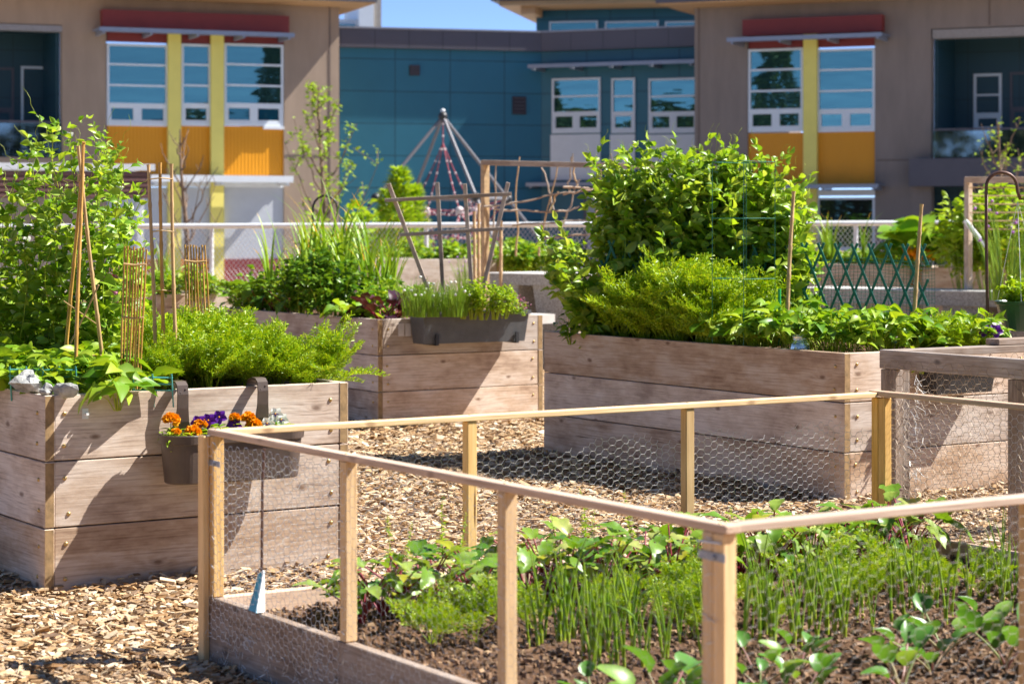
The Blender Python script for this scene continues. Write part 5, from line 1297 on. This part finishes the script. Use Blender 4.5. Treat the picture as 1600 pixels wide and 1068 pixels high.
def gen_beet(n=9, h=.3, leaf=.15, mats=(BEET, REDST), tms=(WAVY, WAVY2), out=.55, wide=1.0, elr=(-.25, 1.1)):
    def g(rg):
        L = MB(); S = MB()
        for i in range(n):
            a = i*2.4+rg.uniform(-.4, .4); hh = h*rg.uniform(.4, 1.0); o = hh*out*rg.uniform(.5, 1.3); k = 6; t = np.linspace(0, 1, k)
            p = np.stack([np.cos(a)*o*t**1.5, np.sin(a)*o*t**1.5, -.01+hh*.78*t], 1); S.tube(p, (.0045, .003), 5, cap=False)
            d = np.array([math.cos(a)*.8, math.sin(a)*.8, rg.uniform(*elr)]); up = unit(np.array([-math.cos(a)*.5, -math.sin(a)*.5, 1.])+rg.normal(size=3)*.3)
            sc = leaf*rg.uniform(.7, 1.15)
            L.inst(tms[i % len(tms)], [p[-1]], [d], [up], np.array([[sc*wide, sc, sc]]))
        return [('leaves', L, mats[0], True), ('stalks', S, mats[1], True)]
    return g
def gen_chives(n=70, h=.34, r=.0022, spread=.09, fl=0, fmat=None):
    def g(rg):
        L = MB(); Fm = MB()
        for i in range(n):
            a = rg.uniform(0, 6.28); r0 = spread*math.sqrt(rg.random())*.5; ln = h*rg.uniform(.55, 1.05); t = np.linspace(0, 1, 5); o = r0+ln*rg.uniform(.05, .4)*t**2
            p = np.stack([np.cos(a)*o, np.sin(a)*o, ln*t], 1); L.tube(p, (r, r*.4), 4, cap=False)
            if i < fl: Fm.blob(p[-1], (.014, .014, .012), i, n=5, amp=.15)
        return [('leaves', L, ONION, True)]+([('blooms', Fm, fmat or PINKF, True)] if fl else [])
    return g
def on_bed(c, u, v, z=.79): return tuple(v3(c)+U*u+V*v+Z*z)
def at(px, Y, z): return tuple(G(px, Y, z))

# bed A: low leafy plants, carrots, dark leaves between the canes
R_ = random.Random(5)
K_berry = Kind(gen_trifoliate(22, .19, .2, .078), 4, 100)
for i in range(22):
    px = -30+R_.uniform(0, 1)*235; Y = 9.35+R_.random()*.75
    K_berry.place('bean_plant', 'low leafy plant at the foot of the left pea bank', 'leafy plant', 'low leafy plants in the bed with the saddle planter', at(px, Y, .79), R_.uniform(.85, 1.15))
K_big = Kind(gen_trifoliate(9, .13, .17, .125, tm=POINT), 2, 130)
for px, Y, s in ((184, 9.17, .95), (198, 9.3, 1.1)):
    K_big.place('bean_plant', 'bean plant with large pointed leaves by the rim near the stones', 'bean plant', 'large leaved beans by the stones', at(px, Y, .79), s)
K_dk = Kind(gen_bush(.16, .3, 260, .045, BERRY, OVAL, 8), 3, 140)
for px, Y in ((232, 9.9), (262, 10.1), (285, 10.0), (215, 10.2), (248, 10.5), (200, 9.9), (305, 10.3)):
    K_dk.place('potato_plant', 'bushy green plant between the bamboo canes', 'leafy plant', 'bushy plants between the bamboo canes', at(px, Y, .79), R_.uniform(.6, .8))
K_car = Kind(gen_carrot(14, .37, .5), 5, 160)
for i in range(44):
    uu = .62+R_.random()*.72; vv = .16+R_.random()*.65; e = .95-.25*abs((uu-.95)/.35)
    K_car.place('carrot_plant', 'feathery carrot top in the bed with the saddle planter', 'carrot', 'carrot tops in the bed with the saddle planter', on_bed(BA, uu, vv), e*R_.uniform(.7, 1.0))
K_car2 = Kind(gen_carrot(12, .36, .95), 2, 170)
for px, Y, s in ((508, 10.1, .8), (496, 9.95, .7)):
    K_car2.place('carrot_plant', 'carrot top leaning out over the right end of the bed with the saddle planter', 'carrot', 'leaning carrot tops', at(px, Y, .8), s)

# bed B
K_bush = Kind(gen_bush(.30, .56, 1000, .062, DARKL, POINT, 16), 2, 200)
K_bush.place('potato_plant', 'dense dark green bush in front of the garlic on the rear bed', 'leafy plant', None, at(516, 17.5, .79), 1.08)
K_bush.place('potato_plant', 'second dark green bush, lower and left of the dense one on the rear bed', 'leafy plant', None, at(468, 17.9, .79), .9)
K_ch = Kind(gen_beet(12, .4, .17, (DARKL, REDST)), 2, 210)
for px, Y, s in ((385, 19.0, .9), (408, 18.6, 1.), (430, 18.4, .95), (455, 18.0, .8), (372, 19.3, .8)):
    K_ch.place('chard_plant', 'red stemmed chard at the left end of the rear bed', 'chard', 'red stemmed chard', at(px, Y, .79), s)
K_b2 = Kind(gen_bush(.2, .34, 330, .05, BERRY, POINT, 9), 2, 216)
for px, Y, s in ((395, 18.9, 1.2), (430, 18.7, 1.3), (460, 18.5, 1.35), (375, 19.3, .9), (620, 17.7, .9), (650, 17.9, .95), (412, 18.6, 1.1), (445, 18.2, 1.1), (580, 17.5, 1.1), (600, 17.8, 1.1), (560, 17.3, .8)):
    K_b2.place('leafy_herb', 'mid green leafy herb on the rear bed', 'herb', 'leafy herbs on the rear bed', at(px, Y, .79), s)
K_leek = Kind(gen_strap(9, 1.2, .03), 5, 220)
for i in range(34):
    px = 415+R_.random()*205; Y = 18.0+R_.random()*1.0
    K_leek.place('garlic_plant', 'tall garlic with yellowing leaf tips on the rear bed', 'garlic', 'garlic on the rear bed', at(px, Y, .79), R_.uniform(.72, 1.08)*(1 if px < 600 else .75))
K_let = Kind(gen_beet(14, .16, .12, (BERRY, PEAST), (FRILL, WAVY), .8), 2, 230)
for px, Y in ((560, 17.0), (578, 16.95), (545, 17.2), (600, 17.25)):
    K_let.place('lettuce', 'green lettuce at the front corner of the rear bed', 'lettuce', 'green lettuces', at(px, Y, .79), R_.uniform(.9, 1.25))
K_pur = Kind(gen_beet(12, .17, .11, (PURPL, REDST), (FRILL, WAVY), .7), 1, 234)
for px, Y, s in ((597, 16.85, 1.6), (614, 16.95, 1.45)): K_pur.place('purple_lettuce', 'dark purple lettuce beside the grey window box', 'lettuce', 'dark purple lettuces', at(px, Y, .79), s)
K_chi = Kind(gen_chives(75, .33, .003, .13, 3, WHITEF), 2, 240)
for px, Y in ((655, 16.35), (676, 16.4), (700, 16.45), (722, 16.55), (640, 16.5), (665, 16.55), (690, 16.6), (712, 16.4)): K_chi.place('chive_clump', 'grassy chives in the grey window box', 'chives', 'chives in the grey window box', at(px, Y, .87), R_.uniform(.55, .95))
K_gold = Kind(gen_bush(.13, .27, 380, .032, LIME, OVAL, 12), 2, 246)
for px, Y, s in ((738, 16.6, .95), (755, 16.65, 1.1), (772, 16.68, 1.05), (788, 16.75, .9), (725, 16.6, .8)): K_gold.place('golden_herb', 'golden green herb in the grey window box', 'herb', 'golden herbs in the grey window box', at(px, Y, .87), s)
K_aly = Kind(lambda rg: (lambda ps: [('leaves', ps[0][1], BERRY, True), ('blooms', ps[1], PINKF, True)])((lambda b, f: (f.inst(ROUND, rg.normal(size=(90, 3))*[.05, .05, .03]+[0, 0, .12], rg.normal(size=(90, 3)), np.tile([0, -.3, 1.], (90, 1)), np.full(90, .012)), (b[0], f))[1])(gen_bush(.09, .14, 160, .025, BERRY, OVAL, 8)(rg), MB())), 1, 250)
for px, s in ((800, 1.), (813, .8)): K_aly.place('alyssum', 'small pink flowering cushion at the right end of the grey window box', 'flower', 'pink cushions in the grey window box', at(px, 16.85, .86), s)

# bed C
for i in range(40):
    vv = 1.25+R_.random()*1.2; uu = .1+R_.random()*.38; e = 1.25-.25*abs((vv-1.85)/.6)
    K_car.place('carrot_plant', 'feathery carrot top in front of the pea bank', 'carrot', 'carrot tops in front of the pea bank', on_bed(BC, uu, vv), e*R_.uniform(.8, 1.1))
K_st = Kind(gen_trifoliate(24, .2, .28, .088, tm=POINT), 4, 260)
for i in range(24):
    uu = .14+R_.random()*1.2; vv = .12+R_.random()*.95; px = 1200
    K_st.place('strawberry_plant', 'leafy strawberry plant in front of the green lattice', 'strawberry plant', 'leafy plants in front of the green lattice', on_bed(BC, uu, vv), R_.uniform(.85, 1.15)*(1 if uu < .9 else .8))
K_sq = Kind(gen_trifoliate(11, .17, .28, .12, tm=ROUND, three=False), 2, 270)
for uu, vv, s in ((.13, 1.3, 1.), (.13, 1.12, .85), (.13, .95, .8), (.3, 1.35, 1.1)): K_sq.place('squash_plant', 'young plant with large round leaves beside the wire cage', 'squash plant', 'round leaved plants beside the wire cage', on_bed(BC, uu, vv), s)
for i in range(9):
    px = 1440+R_.random()*95; K_car.place('carrot_plant', 'small feathery carrot top near the violet pansies at the right', 'carrot', 'small carrot tops at the right end of the pea bed', on_bed(BC, .85+R_.random()*.5, .1+R_.random()*.35), R_.uniform(.45, .6))
K_ins = Kind(gen_bush(.1, .1, 120, .035, LIME, OVAL, 6), 1, 276)
for px in (1440, 1465, 1490): K_ins.place('trailing_herb', 'yellow green herb in the shaded black window box', 'herb', 'herbs in the shaded black window box', at(px, 12.3, .745), R_.uniform(.8, 1.))
rg = np.random.default_rng(33)
for px, py, lb in ((1537, 516, 'left violet pansy at the right end of the pea bed'), (1556, 517, 'right violet pansy at the right end of the pea bed')):
    flower_thing('pansy', lb, P(px, py, 12.75), 'v', 'violet pansies at the right end of the pea bed', rg, .045)
K_bas = Kind(gen_bush(.15, .14, 260, .04, LIME, FRILL, 9), 1, 280); K_bas.place('basket_plant', 'bright green leafy plant filling the hanging basket', 'leafy plant', None, (bq.x, bq.y, bq.z+.16), 1.05)
K_wk = Kind(gen_bush(.1, .18, 40, .06, DARKL, POINT, 4), 1, 283); K_wk.place('self_sown_plant', 'dark leafy shoot at the left corner of the pea bed', 'leafy plant', None, at(893, 14.35, .8), 1.0)

# fenced bed rows
def fbp(u, v): return tuple(C0+U*u+V*v+Z*SZ)
K_beet = Kind(gen_beet(19, .30, .102, (BEET, REDST), (WAVY, WAVY2), .6, 1.05), 5, 300)
for i in range(24):
    u = .42+i*.113+R_.uniform(-.04, .04); K_beet.place('beet_plant', 'beet with crinkled leaves and red stalks along the far side of the fenced bed', 'beet', 'beets in the fenced bed', fbp(u, 2.56+R_.uniform(-.06, .06)), R_.uniform(.8, 1.15))
K_fc = Kind(gen_carrot(9, .27, .6), 4, 310)
for i in range(20):
    u = .3+R_.random()*2.6; v = 2.0+R_.uniform(-.09, .09) if i % 3 else 1.72+R_.uniform(-.06, .06)
    K_fc.place('carrot_plant', 'young carrot top in the middle rows of the fenced bed', 'carrot', 'young carrots in the fenced bed', fbp(u, v), R_.uniform(.5, .78))
K_on = Kind(gen_onion(3, .36, .0042, .12), 5, 320)
for i in range(135):
    row = i % 3; u = .55+R_.random()*2.55; v = (1.42, 1.62, 1.85)[row]+R_.uniform(-.05, .05)
    K_on.place('onion_plant', 'upright young onion in the middle rows of the fenced bed', 'onion', 'onions in the fenced bed', fbp(u, v), R_.uniform(.5, 1.05))
K_pak = Kind(gen_beet(6, .16, .08, (CHARD, PINKST), (SPOON, SPOON, CUP), .7, 1.0, (.5, 2.4)), 5, 340)
for i in range(20):
    row = i % 2; u = .35+(i//2)*.28+R_.uniform(-.06, .06); v = (1.0, .72)[row]+R_.uniform(-.09, .09)
    K_pak.place('young_chard', 'young chard with glossy round leaves in the near rows of the fenced bed', 'chard', 'young chard in the fenced bed', fbp(u, v), R_.uniform(.7, 1.15))
def gen_tall(rg):
    S = MB(); L = MB(); H = .6; k = 9; t = np.linspace(0, 1, k); p = np.stack([.03*np.sin(t*4+rg.uniform(0, 6)), .03*np.sin(t*3), H*t-.01], 1); S.tube(p, (.004, .0015), 5)
    n = 60; u = .35+.65*rg.random(n); pos = np.stack([np.interp(u, t, p[:, j]) for j in range(3)], 1); az = rg.uniform(0, 6.28, n); L.inst(LANCE, pos, az_dirs(az, rg.uniform(0, .9, n)), np.tile([0, 0, 1.], (n, 1)), .075*(1.25-u))
    return [('leaves', L, CARROT, True), ('stem', S, CARST, True)]
K_tall = Kind(gen_tall, 3, 350)
for px, py, Y in ((690, 772, 7.9), (722, 800, 7.95), (606, 800, 7.8), (905, 760, 8.5), (978, 765, 8.6), (1140, 788, 8.9), (860, 800, 8.2), (640, 815, 7.7), (1180, 800, 8.9), (930, 790, 8.35)):
    q = G(px, Y, SZ); K_tall.place('tall_seedling', 'thin tall seedling shooting above the beets in the fenced bed', 'seedling', 'tall seedlings above the beets', tuple(q), (P(px, py, Y).z-SZ)/.6)

# ---------------------------------------------------------------- plants further back
K_bg = Kind(gen_bush(.34, .5, 420, .09, BERRY, POINT, 10), 3, 400)
for i, px in enumerate((200, 222, 245, 262, 305, 325)): K_bg.place('leafy_plant', 'low green plant in the pale bed behind the bamboo fans', 'leafy plant', 'plants in the pale bed behind the bamboo fans', at(px, 22.5+.3*(i % 2), .8), R_.uniform(.5, .75))
for px in (258, 268, 250): K_leek.place('garlic_plant', 'leek in the pale bed behind the bamboo fans', 'leek', 'leeks in the pale bed', at(px, 22.8, .8), .55)
K_lb = Kind(gen_bush(.5, 1.0, 700, .10, LIME, POINT, 14, BARK), 3, 410)
for px, Y, s, lb in ((560, 38, 2.0, 'yellow green shrub beyond the fence, left of the upright conifer'), (590, 39, 1.6, 'smaller yellow green shrub beside the upright conifer'), (525, 40, 1.7, 'loose yellow green shrub at the corner of the blue wall'), (660, 38, 1.3, 'low yellow green shrub below the climbing pyramid')):
    K_lb.place('shrub', lb, 'shrub', 'shrubs beyond the fence', at(px, Y, 0), s)
def gen_column(rg):
    S = MB(); L = MB(); H = 2.6; S.tube([(0, 0, 0), (.02, 0, H*.5), (0, .02, H*.95)], (.05, .01), 6); n = 1700; t = rg.random(n)**.8; r = .35*np.sqrt(np.clip(1-t, 0, 1))*(.6+.4*np.sin(t*17+2)**2)+.06; az = rg.uniform(0, 6.28, n); r = r*rg.random(n)**.4
    L.inst(LANCE, np.stack([np.cos(az)*r, np.sin(az)*r, H*(.05+.95*t)], 1), az_dirs(az, rg.uniform(.4, 1.3, n)), np.tile([0, 0, 1.], (n, 1)), rg.uniform(.09, .16, n))
    return [('foliage', L, LIME, True), ('trunk', S, BARK, True)]
K_col = Kind(gen_column, 2, 420)
for px, py, Y, lb in ((624, 256, 36, 'tallest upright conifer seen left of the fan trellis'), (648, 285, 36.5, 'shorter upright conifer behind the fan trellis'), (605, 292, 37, 'shorter upright conifer left of the tallest one')):
    K_col.place('conifer', lb, 'conifer', 'upright conifers beyond the fence', at(px, Y, 0), P(px, py, Y).z/2.7)
def gen_tree(H, n_br, leaves, mat, leaf=.14, seed=0, narrow=.35):
    rg = np.random.default_rng(seed); T = MB(); L = MB(); B = MB()
    k = 10; t = np.linspace(0, 1, k); p = np.stack([.06*np.sin(t*5), .05*np.sin(t*4+1), H*t], 1); T.tube(p, np.linspace(.07, .012, k), 7)
    for i in range(n_br):
        u = .22+.75*i/n_br; b = np.array([np.interp(u, t, p[:, j]) for j in range(3)]); a = i*2.4+rg.uniform(-.4, .4); ln = H*narrow*(1.15-u)*rg.uniform(.7, 1.2); kk = 7; s = np.linspace(0, 1, kk)
        q = b+np.stack([np.cos(a)*ln*.55*s, np.sin(a)*ln*.55*s, ln*(.6*s+.4*s*s)], 1)+rg.normal(size=(kk, 3))*.02; B.tube(q, np.linspace(.02, .005, kk), 5)
        tw = []
        for r in range(4):
            v = rg.uniform(.3, 1); c = np.array([np.interp(v, s, q[:, j]) for j in range(3)]); e = c+np.array([rg.normal()*.2, rg.normal()*.2, .35])*ln*.45; B.segs([c], [e], .006, 4); tw.append((c, e))
        if leaves:
            for c, e in tw+[(q[2], q[-1])]:
                m_ = leaves; v = rg.random((m_, 1)); pos = np.array(c)+(np.array(e)-np.array(c))*v+rg.normal(size=(m_, 3))*.05; az = rg.uniform(0, 6.28, m_); L.inst(POINT, pos, az_dirs(az, rg.uniform(-.2, 1, m_)), unit(np.array([0, 0, 1.])+rg.normal(size=(m_, 3))*.5), leaf*rg.uniform(.6, 1.2, m_))
    return [('trunk', T, BARK, True), ('limbs', B, BARK, True)]+([('crown', L, mat, False)] if leaves else [])
make_plant('young_tree', 'sparse yellow green young tree at the corner of the left school block', 'tree', 'young trees beyond the fence', gen_tree(4.2, 18, 7, LIME, .10, 1, .4), at(503, 40, 0))
make_plant('young_tree', 'bare thin twiggy tree in front of the orange panels', 'tree', 'young trees beyond the fence', gen_tree(3.3, 14, 0, None, .1, 2, .45), at(287, 38, 0))
make_plant('young_tree', 'bare yellowish young tree before the right balcony', 'tree', 'young trees beyond the fence', gen_tree(3.4, 16, 2, LIME, .08, 3, .5), at(1565, 38, 0))
# between fan trellis, arbour and tables
for i in range(15):
    px = 640+R_.random()*240; Y = 26+R_.random()*3; K_bg.place('leafy_plant', 'green plant in the far beds behind the fan trellis', 'leafy plant', 'plants in the far beds behind the fan trellis', at(px, Y, .95), R_.uniform(.6, 1.0))
K_pf = Kind(gen_chives(60, .8, .006, .3, 16, simple('lilac_bloom', (.42, .16, .55), .7)), 2, 440)
for px, Y, s, lb in ((728, 24.5, .62, 'clump of purple flowering chives seen through the fan trellis'), (1575, 23.6, 1.35, 'tall clump of purple flowering chives at the far right')): K_pf.place('flowering_chives', lb, 'chives', 'purple flowering chives', at(px, Y, .75), s)
for i in range(13):
    px = 1232+i*15+R_.uniform(-5, 5); K_bg.place('leafy_plant', 'low green plant along the far bed beyond the green lattice', 'leafy plant', 'low plants beyond the green lattice', at(px, 29.9+R_.random()*.5, 1.0), R_.uniform(.4, .7))
for px in (1290, 1348, 1300): K_leek.place('garlic_plant', 'leek shooting above the far bed beyond the green lattice', 'leek', 'leeks in the far bed', at(px, 29.9, 1.0), .75)
K_col.place('conifer', 'small pointed bush beside the fence post at the right', 'conifer', None, at(1290, 31, .95), .22)
K_squ = Kind(gen_trifoliate(26, .5, .6, .36, tm=ROUND, three=False), 3, 450)
for px, Y, s in ((1420, 29.5, .75), (1450, 29.3, 1.), (1478, 29.2, 1.05), (1505, 29.0, .85), (1532, 28.8, .8)): K_squ.place('squash_plant', 'large leaved squash in the far right bed', 'squash plant', 'squash in the far right bed', at(px, Y, .95), s)
K_vi = Kind(gen_bush(.45, 1.25, 560, .11, LIME, OVAL, 12), 2, 460)
for px, Y, s, lb in ((1505, 24.9, .95, 'climbing shrub left of the pale arch post'), (1545, 24.9, 1.1, 'climbing shrub growing through the middle of the pale arch'), (1590, 24.7, 1.0, 'climbing shrub at the right edge under the pale arch')): K_vi.place('climber', lb, 'shrub', 'climbing shrubs on the pale arch', at(px, Y, .8), s)
m = MB(); rg = np.random.default_rng(8)
K_mg = Kind(lambda rg: [('leaves', gen_bush(.1, .16, 60, .05, BERRY, OVAL, 5)(rg)[0][1], BERRY, True), ('blooms', (lambda f: (f.inst(FRILL, rg.normal(size=(60, 3))*[.06, .06, .03]+[0, 0, .17], rg.normal(size=(60, 3)), rg.normal(size=(60, 3)), np.full(60, .045)), f)[1])(MB()), ORANGEF, True)], 1, 470)
for px, Y in ((1572, 28.4), (1588, 28.3), (1440, 29.0), (1424, 29.1)): K_mg.place('marigold', 'orange flowers in the far right bed', 'flower', 'orange flowers in the far right bed', at(px, Y, .98), 1.4)
# garden growth behind the shelter and low hedge along the fence
for i, px in enumerate((20, 60, 100)): K_bg.place('leafy_plant', 'leafy plant half hidden behind the left pea bank', 'leafy plant', 'plants behind the left pea bank', at(px, 14+i*.3, .6), 1.0)
# ---------------------------------------------------------------- camera, sky, sun
cam = bpy.data.cameras.new('camera'); co = bpy.data.objects.new('camera', cam); COL.objects.link(co)
co.location = (0, 0, E); co.rotation_euler = (math.pi/2, 0, 0)
cam.sensor_width = 36; cam.lens = F/1600*36; cam.shift_y = -(534-HY)/1600
cam.clip_end = 900; cam.clip_start = .1
cam.dof.use_dof = True; cam.dof.focus_distance = 10.6; cam.dof.aperture_fstop = 4.2
SC.camera = co
sd = Vector((.845, .13, 1.0)).normalized()
el = math.asin(sd.z); az = math.atan2(sd.x, sd.y)
w = bpy.data.worlds.new('World'); SC.world = w; w.use_nodes = True
nt = w.node_tree; bg = nt.nodes['Background']
sk = nt.nodes.new('ShaderNodeTexSky'); sk.sky_type = 'NISHITA'; sk.sun_disc = False
sk.sun_elevation = el; sk.sun_rotation = az; sk.air_density = .28; sk.dust_density = 0; sk.ozone_density = 2.0; sk.altitude = 2000
nt.links.new(sk.outputs[0], bg.inputs[0]); bg.inputs[1].default_value = .135
sl = bpy.data.lights.new('sun', 'SUN'); sl.energy = 4.8; sl.angle = math.radians(.53); sl.color = (1, .965, .90)
so = bpy.data.objects.new('sun', sl); COL.objects.link(so)
so.rotation_euler = (-sd).to_track_quat('-Z', 'Y').to_euler(); so.location = (20, 5, 30)
vs = SC.view_settings; vs.view_transform = 'Standard'; vs.look = 'None'; vs.exposure = 1.36; vs.gamma = 1; vs.use_curve_mapping = False
SC.cycles.use_denoising = True
SC.cycles.max_bounces = 8; SC.cycles.transparent_max_bounces = 16; SC.cycles.diffuse_bounces = 3
